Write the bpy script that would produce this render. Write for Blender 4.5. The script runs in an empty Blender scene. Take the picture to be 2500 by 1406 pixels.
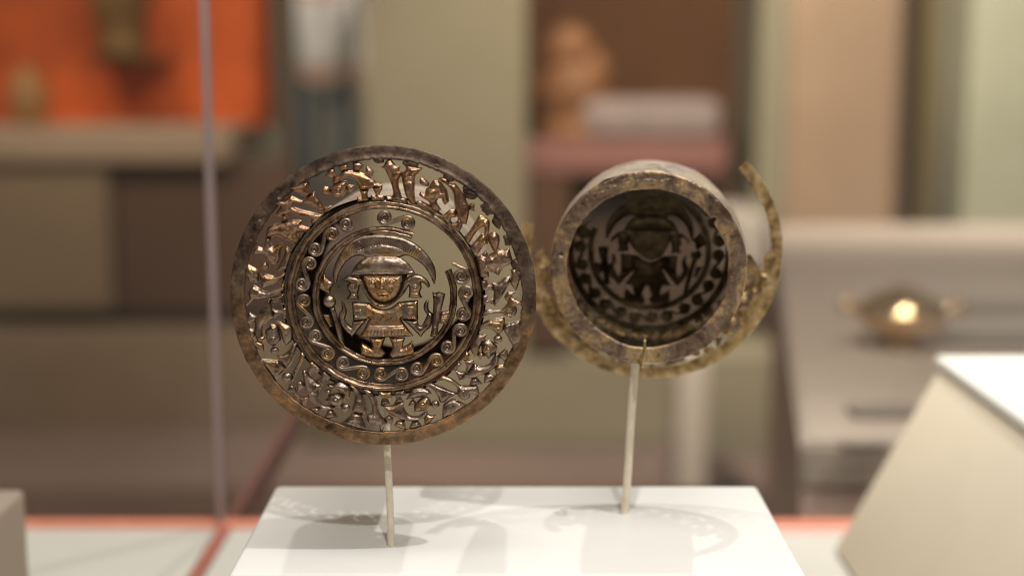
import bpy, bmesh, math, random
import numpy as np
from mathutils import Vector, Matrix
from mathutils.geometry import delaunay_2d_cdt
from mathutils import noise as mnoise

random.seed(7)
R_ = math.radians
scene = bpy.context.scene
col = scene.collection

# ------------------------------------------------------------------ camera
CAM = Vector((0.0, 0.0, 0.169))
PITCH = R_(9.46)
FPX = 3472.0
cd = bpy.data.cameras.new('camera')
cam = bpy.data.objects.new('camera', cd)
col.objects.link(cam)
cam.location = CAM
cam.rotation_euler = (math.pi / 2 - PITCH, 0, 0)
cd.sensor_width = 36.0
cd.lens = FPX / 2500 * 36.0
cd.clip_start = 0.01
cd.clip_end = 60
cd.dof.use_dof = True
cd.dof.focus_distance = 0.474
cd.dof.aperture_fstop = 4.6
cd.dof.aperture_blades = 0
scene.camera = cam
scene.cycles.filter_width = 1.1

FW = Vector((0, math.cos(PITCH), -math.sin(PITCH)))
UP = Vector((0, math.sin(PITCH), math.cos(PITCH)))

def ray(px, py):
    return FW + Vector((1, 0, 0)) * ((px - 1250) / FPX) + UP * (-(py - 703) / FPX)

def at(px, py, Y):
    d = ray(px, py)
    return CAM + d * (Y / d.y)

def atz(px, py, Z):
    d = ray(px, py)
    return CAM + d * ((Z - CAM.z) / d.z)

# ------------------------------------------------------------------ world and lamps
world = bpy.data.worlds.new('World')
scene.world = world
world.use_nodes = True
bg = world.node_tree.nodes['Background']
bg.inputs[0].default_value = (1.0, 0.83, 0.66, 1)
bg.inputs[1].default_value = 0.17

scene.view_settings.view_transform = 'Standard'
scene.view_settings.look = 'None'
scene.view_settings.exposure = 0.12
scene.view_settings.gamma = 1.0

def spot(name, loc, target, power, size, cone=30, color=(1, 0.9, 0.76), blend=0.6):
    l = bpy.data.lights.new(name, 'SPOT')
    l.energy = power
    l.shadow_soft_size = size
    l.spot_size = R_(cone)
    l.spot_blend = blend
    l.color = color
    o = bpy.data.objects.new(name, l)
    col.objects.link(o)
    o.location = loc
    o.rotation_euler = (Vector(target) - Vector(loc)).to_track_quat('-Z', 'Y').to_euler()
    return o

PC = Vector((0.0, 0.48, 0.05))
def from_dir(dx, dy, h):
    return PC + Vector((dx * h, dy * h, h))
WARM = (1, 0.965, 0.92)
spot("case_spot", from_dir(0.33, 0.64, 1.25), PC, 26, 0.012, 60, WARM)
spot('case_spot', from_dir(0.48, -0.20, 1.30), PC, 32, 0.012, 60, WARM)
spot('case_spot', from_dir(0.14, -0.85, 1.15), PC, 29, 0.014, 60, WARM)
spot('case_spot', from_dir(-0.75, -0.85, 1.10), PC, 6, 0.025, 60, (1, 0.88, 0.74))
spot('case_spot', from_dir(-0.08, 0.62, 1.15), PC, 17, 0.014, 60, WARM)

def area(name, loc, target, power, sx, sy, color):
    l = bpy.data.lights.new(name, 'AREA')
    l.shape = 'RECTANGLE'; l.size = sx; l.size_y = sy; l.energy = power; l.color = color
    o = bpy.data.objects.new(name, l); col.objects.link(o)
    o.location = loc
    o.rotation_euler = (Vector(target) - Vector(loc)).to_track_quat('-Z', 'Y').to_euler()
    return o
# added soft fill above the showcase for broad highlights and softer shadows
area('case_top_light', (0.02, 0.42, 1.0), (0.02, 0.48, 0.0), 3.4, 0.55, 0.35, (1, 0.95, 0.88))
# added spots, out of view, that brighten the far displays
spot('gallery_spot', (-1.7, 1.9, 2.3), (-1.15, 4.1, 0.5), 170, 0.08, 70, (1, 0.84, 0.62))
spot('gallery_spot', (-0.4, 1.8, 2.3), (-0.3, 3.9, -0.35), 110, 0.08, 70, (1, 0.9, 0.72))
spot('gallery_spot', (0.5, 2.2, 2.2), (0.45, 3.9, 0.1), 55, 0.08, 50, (1, 0.88, 0.7))
spot('gallery_spot', (0.55, 1.5, 2.1), (1.2, 3.4, 0.15), 330, 0.08, 75, (1, 0.9, 0.74))
spot('gallery_spot', (0.34, 0.62, 1.55), (0.56, 1.42, -0.1), 72, 0.045, 62, (1, 0.9, 0.78))
spot('gallery_spot', (0.6, 1.5, 1.9), (0.1, 3.8, -0.6), 130, 0.08, 70, (1, 0.9, 0.76))
spot('gallery_spot', (-2.2, 6.5, 2.6), (-1.2, 9.5, 0.0), 420, 0.1, 90, (1, 0.92, 0.8))

# ------------------------------------------------------------------ node helpers
def newmat(name):
    m = bpy.data.materials.new(name)
    m.use_nodes = True
    nt = m.node_tree
    b = nt.nodes['Principled BSDF']
    return m, nt, b

def ramp(nt, fac, stops):
    r = nt.nodes.new('ShaderNodeValToRGB')
    el = r.color_ramp.elements
    while len(el) < len(stops):
        el.new(0.5)
    for e, (p, c) in zip(el, stops):
        e.position = p
        e.color = (*c, 1) if len(c) == 3 else c
    nt.links.new(fac, r.inputs[0])
    return r.outputs[0]

def tex(nt, scale, detail=5, rough=0.6, off=(0, 0, 0), dist=0.0, stretch=(1, 1, 1)):
    tc = nt.nodes.new('ShaderNodeTexCoord')
    mp = nt.nodes.new('ShaderNodeMapping')
    mp.inputs['Location'].default_value = off
    mp.inputs['Scale'].default_value = stretch
    nt.links.new(tc.outputs['Object'], mp.inputs[0])
    n = nt.nodes.new('ShaderNodeTexNoise')
    n.inputs['Scale'].default_value = scale
    n.inputs['Detail'].default_value = detail
    n.inputs['Roughness'].default_value = rough
    n.inputs['Distortion'].default_value = dist
    nt.links.new(mp.outputs[0], n.inputs['Vector'])
    return n.outputs['Fac']

def mix(nt, f, a, b, mode='MIX'):
    m = nt.nodes.new('ShaderNodeMix')
    m.data_type = 'RGBA'
    m.blend_type = mode
    for sock, v in ((m.inputs[0], f), (m.inputs[6], a), (m.inputs[7], b)):
        if hasattr(v, 'is_output'):
            nt.links.new(v, sock)
        elif isinstance(v, (int, float)):
            sock.default_value = v
        else:
            sock.default_value = (*v, 1)
    return m.outputs[2]

def maprange(nt, v, a, b, c, d):
    m = nt.nodes.new('ShaderNodeMapRange')
    nt.links.new(v, m.inputs[0])
    for i, x in enumerate((a, b, c, d)):
        m.inputs[i + 1].default_value = x
    return m.outputs[0]

def math_(nt, op, a, b):
    m = nt.nodes.new('ShaderNodeMath')
    m.operation = op
    for i, v in enumerate((a, b)):
        if hasattr(v, 'is_output'):
            nt.links.new(v, m.inputs[i])
        else:
            m.inputs[i].default_value = v
    return m.outputs[0]

def bump(nt, b, h, strength, dist):
    n = nt.nodes.new('ShaderNodeBump')
    n.inputs['Strength'].default_value = strength
    n.inputs['Distance'].default_value = dist
    nt.links.new(h, n.inputs['Height'])
    nt.links.new(n.outputs[0], b.inputs['Normal'])

def posy(nt, axis=1):
    tc = nt.nodes.new('ShaderNodeTexCoord')
    s = nt.nodes.new('ShaderNodeSeparateXYZ')
    nt.links.new(tc.outputs['Object'], s.inputs[0])
    return s.outputs[axis]

def plain(name, c, rough=0.7, var=0.06, scale=8.0, metallic=0.0, spec=0.3, stretch=(1, 1, 1)):
    m, nt, b = newmat(name)
    n = tex(nt, scale, 4, 0.6, stretch=stretch)
    lo = tuple(max(0, x * (1 - var)) for x in c)
    hi = tuple(min(1, x * (1 + var)) for x in c)
    nt.links.new(ramp(nt, n, [(0.35, lo), (0.65, hi)]), b.inputs['Base Color'])
    b.inputs['Roughness'].default_value = rough
    b.inputs['Metallic'].default_value = metallic
    b.inputs['Specular IOR Level'].default_value = spec
    return m

# ---- metals
def metal_silver():
    """tarnished silver-gold of the reliefs: coppery above, pewter with gilding below"""
    m, nt, b = newmat('tarnished_relief_metal')
    big = tex(nt, 95, 5, 0.6)
    mid = tex(nt, 330, 6, 0.65, off=(3, 1, 0))
    fine = tex(nt, 1500, 4, 0.7, off=(1, 7, 2))
    y = math_(nt, 'ADD', posy(nt), math_(nt, 'MULTIPLY', math_(nt, 'SUBTRACT', big, 0.5), 0.035))
    up = maprange(nt, y, 0.002, 0.020, 0.0, 1.0)
    # only the outer band turned coppery: distance from centre
    tc = nt.nodes.new('ShaderNodeTexCoord')
    ln = nt.nodes.new('ShaderNodeVectorMath'); ln.operation = 'LENGTH'
    nt.links.new(tc.outputs['Object'], ln.inputs[0])
    rad = maprange(nt, ln.outputs['Value'], 0.030, 0.034, 0.0, 1.0)
    cu = math_(nt, 'MULTIPLY', up, rad)
    pew = ramp(nt, mid, [(0.28, (0.075, 0.052, 0.04)), (0.46, (0.25, 0.185, 0.145)), (0.72, (0.44, 0.345, 0.275))])
    cop = ramp(nt, mid, [(0.25, (0.13, 0.07, 0.042)), (0.5, (0.31, 0.185, 0.12)), (0.78, (0.52, 0.36, 0.265))])
    c = mix(nt, cu, pew, cop)
    gilt = ramp(nt, tex(nt, 170, 5, 0.6, off=(9, 4, 1)), [(0.50, (0, 0, 0)), (0.62, (1, 1, 1))])
    c = mix(nt, math_(nt, 'MULTIPLY', gilt, 0.55), c, (0.44, 0.26, 0.09))
    spots = ramp(nt, fine, [(0.33, (1, 1, 1)), (0.42, (0, 0, 0))])
    c = mix(nt, math_(nt, 'MULTIPLY', spots, 0.6), c, (0.055, 0.035, 0.028))
    nt.links.new(c, b.inputs['Base Color'])
    b.inputs['Metallic'].default_value = 0.95
    nt.links.new(maprange(nt, mid, 0.3, 0.7, 0.25, 0.40), b.inputs['Roughness'])
    h = math_(nt, 'ADD', math_(nt, 'MULTIPLY', mid, 1.0), math_(nt, 'MULTIPLY', fine, 0.3))
    bump(nt, b, h, 0.22, 0.0004)
    return m

def metal_tunic():
    m, nt, b = newmat('gilt_spotted_metal')
    n = tex(nt, 900, 6, 0.7, dist=0.4)
    g = tex(nt, 160, 4, 0.6, off=(5, 0, 0))
    c = ramp(nt, n, [(0.36, (0.05, 0.03, 0.022)), (0.43, (0.28, 0.155, 0.07)), (0.6, (0.52, 0.31, 0.145))])
    c = mix(nt, ramp(nt, g, [(0.45, (0, 0, 0)), (0.6, (0.55, 0.55, 0.55))]), c, (0.36, 0.28, 0.23))
    nt.links.new(c, b.inputs['Base Color'])
    b.inputs['Metallic'].default_value = 0.9
    b.inputs['Roughness'].default_value = 0.34
    bump(nt, b, n, 0.4, 0.0003)
    return m

def metal_rim():
    m, nt, b = newmat('corroded_rim_metal')
    blot = math_(nt, 'ADD', math_(nt, 'MULTIPLY', tex(nt, 300, 9, 0.74, dist=0.2), 0.6), math_(nt, 'MULTIPLY', tex(nt, 80, 4, 0.6, off=(1, 3, 9)), 0.4))
    fine = tex(nt, 900, 5, 0.7, off=(4, 2, 0))
    c_dark = ramp(nt, blot, [(0.40, (0.018, 0.010, 0.007)), (0.46, (0.058, 0.034, 0.023)), (0.53, (0.105, 0.068, 0.045)), (0.60, (0.15, 0.105, 0.07)), (0.66, (0.26, 0.20, 0.14))])
    c_bron = ramp(nt, blot, [(0.38, (0.035, 0.018, 0.010)), (0.44, (0.15, 0.085, 0.045)), (0.54, (0.25, 0.16, 0.10)), (0.60, (0.46, 0.24, 0.09))])
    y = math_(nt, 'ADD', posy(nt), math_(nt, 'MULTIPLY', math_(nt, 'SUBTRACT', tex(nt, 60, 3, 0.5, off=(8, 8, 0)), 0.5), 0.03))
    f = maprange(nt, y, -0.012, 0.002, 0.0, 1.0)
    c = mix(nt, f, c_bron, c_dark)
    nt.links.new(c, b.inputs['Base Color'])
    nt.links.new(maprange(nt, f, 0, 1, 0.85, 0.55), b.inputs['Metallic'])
    nt.links.new(maprange(nt, blot, 0.35, 0.65, 0.32, 0.5), b.inputs['Roughness'])
    bump(nt, b, math_(nt, 'ADD', blot, math_(nt, 'MULTIPLY', fine, 0.35)), 0.6, 0.0007)
    return m

def metal_ring():
    m, nt, b = newmat('polished_bronze_ring_metal')
    n = tex(nt, 220, 6, 0.65)
    c = ramp(nt, n, [(0.32, (0.06, 0.038, 0.028)), (0.45, (0.19, 0.125, 0.085)), (0.6, (0.33, 0.23, 0.155)), (0.7, (0.42, 0.27, 0.12))])
    nt.links.new(c, b.inputs['Base Color'])
    b.inputs['Metallic'].default_value = 0.95
    nt.links.new(maprange(nt, n, 0.3, 0.7, 0.2, 0.36), b.inputs['Roughness'])
    bump(nt, b, n, 0.35, 0.0004)
    return m

def metal_back():
    """matt ochre gilding on the reverse of the openwork"""
    m, nt, b = newmat('matt_ochre_gilding')
    n = tex(nt, 210, 6, 0.68)
    c = ramp(nt, n, [(0.32, (0.055, 0.033, 0.014)), (0.42, (0.25, 0.16, 0.07)), (0.54, (0.46, 0.32, 0.15)), (0.70, (0.66, 0.52, 0.32))])
    nt.links.new(c, b.inputs['Base Color'])
    b.inputs['Metallic'].default_value = 0.65
    b.inputs['Roughness'].default_value = 0.42
    bump(nt, b, n, 0.3, 0.0006)
    return m

def metal_tube(name='worn_sheet_metal_tube', k=1.0, met=0.6):
    m, nt, b = newmat(name)
    n = tex(nt, 75, 8, 0.7, dist=0.7)
    f = tex(nt, 520, 7, 0.72, off=(2, 5, 3), dist=0.3)
    c = ramp(nt, n, ([(0.34, (0.20, 0.145, 0.11)), (0.45, (0.36, 0.29, 0.235)), (0.53, (0.46, 0.385, 0.32)), (0.60, (0.46, 0.34, 0.20)), (0.70, (0.55, 0.46, 0.37))] if k > 1 else
                   [(0.36, (0.10, 0.062, 0.042)), (0.46, (0.20, 0.135, 0.092)), (0.52, (0.27, 0.19, 0.13)), (0.57, (0.40, 0.27, 0.13)), (0.68, (0.50, 0.38, 0.23))]))
    dk = ramp(nt, f, [(0.36, (1, 1, 1)), (0.45, (0, 0, 0))])
    c = mix(nt, math_(nt, 'MULTIPLY', dk, 0.7), c, (0.06, 0.042, 0.035))
    nt.links.new(c, b.inputs['Base Color'])
    b.inputs['Metallic'].default_value = met
    nt.links.new(maprange(nt, n, 0.3, 0.7, 0.30, 0.52), b.inputs['Roughness'])
    bump(nt, b, math_(nt, 'ADD', n, math_(nt, 'MULTIPLY', f, 0.25)), 0.5, 0.0005)
    return m

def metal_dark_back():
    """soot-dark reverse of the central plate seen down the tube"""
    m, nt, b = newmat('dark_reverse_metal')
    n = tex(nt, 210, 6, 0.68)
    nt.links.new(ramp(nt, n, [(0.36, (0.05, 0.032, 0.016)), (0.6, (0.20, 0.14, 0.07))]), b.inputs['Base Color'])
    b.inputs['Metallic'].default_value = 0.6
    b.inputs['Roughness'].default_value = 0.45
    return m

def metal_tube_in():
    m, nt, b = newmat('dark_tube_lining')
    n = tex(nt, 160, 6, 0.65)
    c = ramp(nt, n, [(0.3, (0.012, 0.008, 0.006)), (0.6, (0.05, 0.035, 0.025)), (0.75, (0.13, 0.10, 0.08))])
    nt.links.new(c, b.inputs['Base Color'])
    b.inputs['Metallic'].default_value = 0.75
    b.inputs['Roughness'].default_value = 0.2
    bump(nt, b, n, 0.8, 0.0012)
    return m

M_REL, M_TUN, M_RIM, M_RING, M_BACK, M_TUBE, M_TIN = (metal_silver(), metal_tunic(), metal_rim(), metal_ring(),
                                                      metal_back(), metal_tube('pale_worn_tube_metal', 1.55, 0.3), metal_tube_in())
M_FLANGE = metal_tube('worn_flange_metal', 1.0, 0.6)
M_DBACK = metal_dark_back()
M_WHITE = plain('white_plinth_paint', (0.83, 0.83, 0.80), 0.42, 0.015, 30, spec=0.4)
M_ROD = plain('cream_painted_rod', (0.74, 0.66, 0.52), 0.38, 0.08, 260)
M_BRASS = plain('brass_wire', (0.42, 0.30, 0.16), 0.35, 0.2, 500, metallic=0.9)

# ------------------------------------------------------------------ mesh helpers
def link(name, me, mat=None, parent=None, smooth=True, sharp=50):
    if mat is not None and not me.materials:
        me.materials.append(mat)
    if smooth:
        me.shade_smooth()
        me.set_sharp_from_angle(angle=R_(sharp))
    o = bpy.data.objects.new(name, me)
    col.objects.link(o)
    if parent is not None:
        o.parent = parent
    return o

def tag(o, label=None, cat=None, group=None, kind=None):
    if label: o['label'] = label
    if cat: o['category'] = cat
    if group: o['group'] = group
    if kind: o['kind'] = kind
    return o

def empty(name, mtx):
    o = bpy.data.objects.new(name, None)
    o.empty_display_size = 0.01
    col.objects.link(o)
    o.matrix_world = mtx
    return o

def box_mesh(name, lo, hi, bev=0.0, seg=3):
    bm = bmesh.new()
    bmesh.ops.create_cube(bm, size=1)
    for v in bm.verts:
        v.co = Vector([lo[i] + (v.co[i] + 0.5) * (hi[i] - lo[i]) for i in range(3)])
    if bev:
        bmesh.ops.bevel(bm, geom=bm.edges[:], offset=bev, segments=seg, affect='EDGES', profile=0.5)
    me = bpy.data.meshes.new(name)
    bm.to_mesh(me); bm.free()
    return me

def box(name, lo, hi, mat, bev=0.0, parent=None, seg=3):
    lo2 = [min(a, b) for a, b in zip(lo, hi)]; hi2 = [max(a, b) for a, b in zip(lo, hi)]
    org = Vector(((lo2[0] + hi2[0]) / 2, (lo2[1] + hi2[1]) / 2, lo2[2]))
    if parent is not None: org = Vector((0, 0, 0))
    me = box_mesh(name, Vector(lo2) - org, Vector(hi2) - org, bev, seg)
    o = link(name, me, mat, parent, smooth=bev > 0, sharp=80)
    o.location = org
    return o

def sweep(pts, radii, nsides=8, cap=True, flat=1.0):
    """tube through pts (list of Vector) as (verts, faces)"""
    vs, fs = [], []
    n = len(pts)
    for i, p in enumerate(pts):
        t = (pts[min(i + 1, n - 1)] - pts[max(i - 1, 0)]).normalized()
        a = Vector((0, 0, 1)) if abs(t.z) < 0.9 else Vector((1, 0, 0))
        s = t.cross(a).normalized()
        u = s.cross(t).normalized()
        for k in range(nsides):
            w = 2 * math.pi * k / nsides
            vs.append(p + s * math.cos(w) * radii[i] + u * math.sin(w) * radii[i] * flat)
    for i in range(n - 1):
        for k in range(nsides):
            a = i * nsides + k; b = i * nsides + (k + 1) % nsides
            fs.append((a, b, b + nsides, a + nsides))
    if cap:
        fs.append(tuple(range(nsides - 1, -1, -1)))
        fs.append(tuple(range((n - 1) * nsides, n * nsides)))
    return vs, fs

def mesh_from(name, vs, fs):
    me = bpy.data.meshes.new(name)
    me.from_pydata([tuple(v) for v in vs], [], fs)
    me.update()
    return me

def lathe(name, prof, n=64, closed=False):
    """prof list of (r, z) about the z axis"""
    vs, fs = [], []
    for r, z in prof:
        for k in range(n):
            w = 2 * math.pi * k / n
            vs.append((r * math.cos(w), r * math.sin(w), z))
    m = len(prof)
    for i in range(m if closed else m - 1):
        for k in range(n):
            a = i * n + k; b = i * n + (k + 1) % n
            c = ((i + 1) % m) * n + (k + 1) % n; d = ((i + 1) % m) * n + k
            fs.append((a, b, c, d))
    return mesh_from(name, vs, fs)

# ------------------------------------------------------------------ openwork: outlines in photo units round the disc centre
S = 0.05 / 369.0
CX, CY = 936.0, 718.0
VY = 369.0 / 362.5
WIN = {'A': (780, 370, 10.045), 'B': (920, 370, 8.79), 'C': (1000, 420, 7.81), 'D': (1100, 500, 7.03), 'E': (1120, 640, 7.03),
       'F': (1080, 780, 7.03), 'G': (980, 880, 7.81), 'H': (820, 900, 8.79), 'I': (680, 860, 7.81), 'J': (590, 700, 7.03),
       'K': (590, 560, 7.03), 'L': (620, 430, 7.03), 'M': (700, 480, 7.81), 'N': (700, 640, 7.81), 'O': (740, 780, 7.81),
       'P': (920, 780, 7.81), 'Q': (1030, 620, 5.858), 'R': (810, 540, 6.39), 'S': (750, 520, 3.7), 'T': (550, 700, 3.515)}

def loc(win, x, y):
    x0, y0, s = WIN[win]
    return ((x / s + x0 - CX), -(y / s + y0 - CY) * VY)

def smooth_outline(pts, step=2.2, keep=62):
    """closed Catmull-Rom through pts, corners sharper than keep degrees of turning stay corners"""
    n = len(pts)
    P = [np.array(p, float) for p in pts]
    sharp = []
    for i in range(n):
        a = P[i] - P[i - 1]; b = P[(i + 1) % n] - P[i]
        c = np.dot(a, b) / (np.linalg.norm(a) * np.linalg.norm(b) + 1e-9)
        sharp.append(math.degrees(math.acos(max(-1, min(1, c)))) > keep)
    out = []
    for i in range(n):
        p0, p1, p2, p3 = P[i - 1], P[i], P[(i + 1) % n], P[(i + 2) % n]
        t1 = (p2 - p0) * 0.42 if not sharp[i] else (p2 - p1) * 0.6
        t2 = (p3 - p1) * 0.42 if not sharp[(i + 1) % n] else (p2 - p1) * 0.6
        L = np.linalg.norm(p2 - p1)
        t1 = t1 / (np.linalg.norm(t1) + 1e-9) * min(np.linalg.norm(t1), L)
        t2 = t2 / (np.linalg.norm(t2) + 1e-9) * min(np.linalg.norm(t2), L)
        k = max(1, int(round(L / step)))
        for j in range(k):
            t = j / k
            h00 = 2 * t**3 - 3 * t**2 + 1; h10 = t**3 - 2 * t**2 + t
            h01 = -2 * t**3 + 3 * t**2; h11 = t**3 - t**2
            out.append(h00 * p1 + h10 * t1 + h01 * p2 + h11 * t2)
    return np.array(out)

def seg_dist(Q, A, B):
    """distance of points Q (n,2) to segments A-B (m,2): (n,m)"""
    d = B - A
    L = (d**2).sum(1) + 1e-12
    w = Q[:, None, :] - A[None]
    t = np.clip((w * d[None]).sum(2) / L[None], 0, 1)
    c = A[None] + t[..., None] * d[None]
    return np.sqrt(((Q[:, None, :] - c)**2).sum(2))

def inside(Q, loops):
    r = np.zeros(len(Q), bool)
    for O in loops:
        x1, y1 = O[:, 0], O[:, 1]
        x2, y2 = np.roll(x1, -1), np.roll(y1, -1)
        for k in range(len(O)):
            cond = (y1[k] > Q[:, 1]) != (y2[k] > Q[:, 1])
            xi = (x2[k] - x1[k]) * (Q[:, 1] - y1[k]) / ((y2[k] - y1[k]) if y2[k] != y1[k] else 1e-9) + x1[k]
            r ^= cond & (Q[:, 0] < xi)
    return r

def sheet(name, loops, H=6.0, w=7.0, feats=(), z0=0.0, thick=2.2, step=2.4, rough=0.5, hollow=0.85, seed=0):
    """embossed sheet-metal piece: loops = resampled outlines (first outer, rest holes), local photo units"""
    A = np.concatenate(loops); B = np.concatenate([np.roll(l, -1, 0) for l in loops])
    mn, mx = A.min(0), A.max(0)
    gx = np.arange(mn[0], mx[0], step); gy = np.arange(mn[1], mx[1], step * 0.87)
    G = np.array([(x + (step / 2 if j % 2 else 0), y) for j, y in enumerate(gy) for x in gx]).reshape(-1, 2)
    if len(G):
        G = G[inside(G, loops)]
    if len(G):
        dG = seg_dist(G, A, B).min(1)
        G = G[dG > step * 0.45]
    Q = np.concatenate([A, G]) if len(G) else A
    edges, o = [], 0
    for l in loops:
        n = len(l)
        edges += [(o + i, o + (i + 1) % n) for i in range(n)]
        o += n
    res = delaunay_2d_cdt([Vector(q) for q in Q], edges, [], 0, 1e-5)
    V = np.array([tuple(v) for v in res[0]])
    T = np.array([f for f in res[2] if len(f) == 3])
    cen = V[T].mean(1)
    T = T[inside(cen, loops)]
    d = np.concatenate([seg_dist(V[i:i + 400], A, B).min(1) for i in range(0, len(V), 400)])
    dm = min(w, max(1.5, d.max()))
    t = np.clip(d / dm, 0, 1)
    z = H * (0.45 * np.sqrt(np.clip(1 - (1 - t)**2, 0, 1)) + 0.55 * (1 - (1 - t)**2)) + z0
    z += 0.10 * np.clip(d - dm, 0, 30)
    fade = np.clip(d / 2.5, 0, 1)
    for f in feats:
        if f[0] == 'b':      # boss x,y,r,h
            q = np.hypot(V[:, 0] - f[1], V[:, 1] - f[2]) / f[3]
            z += f[4] * np.exp(-q**2 * 1.6)
        elif f[0] == 's':    # half sphere boss
            q = np.clip(np.hypot(V[:, 0] - f[1], V[:, 1] - f[2]) / f[3], 0, 1)
            z += f[4] * np.sqrt(1 - q**2)
        elif f[0] == 'o':    # raised ring x,y,r,width,h
            q = (np.hypot(V[:, 0] - f[1], V[:, 1] - f[2]) - f[3]) / f[4]
            z += f[5] * np.exp(-q**2)
        elif f[0] == 'l':    # ridge (+h) or groove (-h): points, width, h
            P = np.array(f[1], float)
            dd = seg_dist(V, P[:-1], P[1:]).min(1)
            z += f[3] * np.exp(-(dd / f[2])**2) * (fade if f[3] < 0 else 1)
    if rough:
        z += np.array([mnoise.noise(Vector((v[0] * 0.11 + seed, v[1] * 0.11, seed * 1.7))) * rough * 1.6 +
                       mnoise.noise(Vector((v[0] * 0.35, v[1] * 0.35 + seed, 3.3))) * rough * 0.5 for v in V])
    nv = len(V)
    zb = z0 + (z - z0) * hollow - thick
    vs = [(V[i][0] * S, V[i][1] * S, z[i] * S) for i in range(nv)] + [(V[i][0] * S, V[i][1] * S, zb[i] * S) for i in range(nv)]
    fs = []
    cnt = {}
    for a, b, c in T:
        a, b, c = int(a), int(b), int(c)
        area = (V[b][0] - V[a][0]) * (V[c][1] - V[a][1]) - (V[c][0] - V[a][0]) * (V[b][1] - V[a][1])
        if area < 0: b, c = c, b
        fs.append((a, b, c)); fs.append((a + nv, c + nv, b + nv))
        for e in ((a, b), (b, c), (c, a)):
            cnt[e] = 1
    for (a, b) in list(cnt):
        if (b, a) not in cnt:
            fs.append((a, a + nv, b + nv, b))
    return mesh_from(name, vs, fs)

def piece(name, win, pts, H=6, w=7, feats=(), mat=None, parent=None, z0=0, seed=None, rough=0.5, step=2.4, keep=62, grow=0.0):
    lp = smooth_outline([loc(win, *p) for p in pts], keep=keep)
    if grow:
        c_ = lp.mean(0); rr_ = np.hypot(*(lp - c_).T).mean(); lp = c_ + (lp - c_) * (1 + grow / rr_)
    k = WIN[win][2]
    F = []
    for f in feats:
        if f[0] in 'bs':
            x, y = loc(win, f[1], f[2]); F.append((f[0], x, y, f[3] / k, f[4]))
        elif f[0] == 'o':
            x, y = loc(win, f[1], f[2]); F.append(('o', x, y, f[3] / k, f[4], f[5]))
        else:
            F.append(('l', [loc(win, *p) for p in f[1]], f[2], f[3]))
    me = sheet(name, [lp], H * 1.55, w * 1.35, F, z0, seed=(len(bpy.data.meshes) * 1.37 if seed is None else seed), rough=rough, step=step)
    return link(name, me, mat or M_REL, parent, sharp=55)

def eye(x, y, r):
    return [('o', x, y, r, 1.1, 1.8), ('s', x, y, r * 0.5, 2.6)]

def ball(name, win, x, y, r, parent, z0=0):
    u, v = loc(win, x, y)
    k = WIN[win][2]; r = r / k
    prof = [(r * math.cos(a), r * 0.95 * math.sin(a) + z0) for a in [R_(q) for q in (-90, -60, -30, 0, 15, 30, 45, 60, 75, 89.5)]]
    prof = [(a * S, b * S) for a, b in prof]
    me = lathe(name, prof, 20)
    me.transform(Matrix.Translation((u * S, v * S, 0)))
    return link(name, me, M_REL, parent)

def ring_band(name, prof, a0=0, a1=360, rx=1.0, ry=1.0, jit=0.6, seed=0.0, mat=None, parent=None, n=None, cx=0, cy=0, ragged=0.0):
    """annular band with closed (r,z) profile in photo units"""
    full = (a1 - a0) >= 359.9
    n = n or int(abs(a1 - a0) * 1.4)
    m = len(prof)
    vs, fs = [], []
    cnt = n if full else n + 1
    rmin = min(p[0] for p in prof); rmax = max(p[0] for p in prof)
    for i in range(cnt):
        a = R_(a0 + (a1 - a0) * i / n)
        ca, sa = math.cos(a), math.sin(a)
        for j, (r, z) in enumerate(prof):
            q = Vector((ca * 2.2 + seed, sa * 2.2, 0.1))
            q2 = Vector((ca * 12 + seed, sa * 12, j * 0.15))
            dr = mnoise.noise(q) * jit * 2 + mnoise.noise(q2) * jit
            dz = mnoise.noise(q2 + Vector((5, 5, 5))) * jit * 0.9
            tt = (r - rmin) / (rmax - rmin)
            if ragged and tt < 0.25:
                rg = mnoise.noise(Vector((ca * 30 + seed, sa * 30, 7))) + mnoise.noise(Vector((ca * 70, sa * 70 + seed, 9))) * 0.6
                dr += rg * ragged
            if not full:
                e = min(i, cnt - 1 - i)
                if e == 0: dr += (mnoise.noise(Vector((r * 0.4, seed, 1)))) * 2
            rr = r + dr
            vs.append(((rr * ca * rx + cx) * S, (rr * sa * ry + cy) * S, (z + dz) * S))
    for i in range(n):
        i2 = (i + 1) % cnt
        for j in range(m):
            j2 = (j + 1) % m
            fs.append((i * m + j, i2 * m + j, i2 * m + j2, i * m + j2))
    if not full:
        fs.append(tuple(range(m - 1, -1, -1)))
        fs.append(tuple(range((cnt - 1) * m, cnt * m)))
    me = mesh_from(name, vs, fs)
    bm = bmesh.new(); bm.from_mesh(me); bmesh.ops.recalc_face_normals(bm, faces=bm.faces[:]); bm.to_mesh(me); bm.free()
    return link(name, me, mat, parent, sharp=60)

RIM_PROF = [(334, -4), (334, 3.0), (336, 6.6), (339, 6.8), (342, 4.6), (346, 2.6), (352, 2.2), (357, 1.6), (362, 0.8), (366, 0.0),
            (368.5, -1.2), (369, -3.5), (366, -4.5), (350, -4.2), (340, -4.4)]
RING1_PROF = [(215, -4), (215, 0), (217.5, 3.2), (220.5, 3.0), (223, 1.6), (226, 5.0), (229.5, 7.0), (233, 5.6), (235.5, 2.0), (236, -4)]
RING2_PROF = [(158, -4), (158, 0.5), (160, 3.4), (163, 3.2), (165, 1.6), (168, 5.2), (171, 6.2), (174, 4.0), (175.5, 0), (175.5, -4)]

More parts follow.
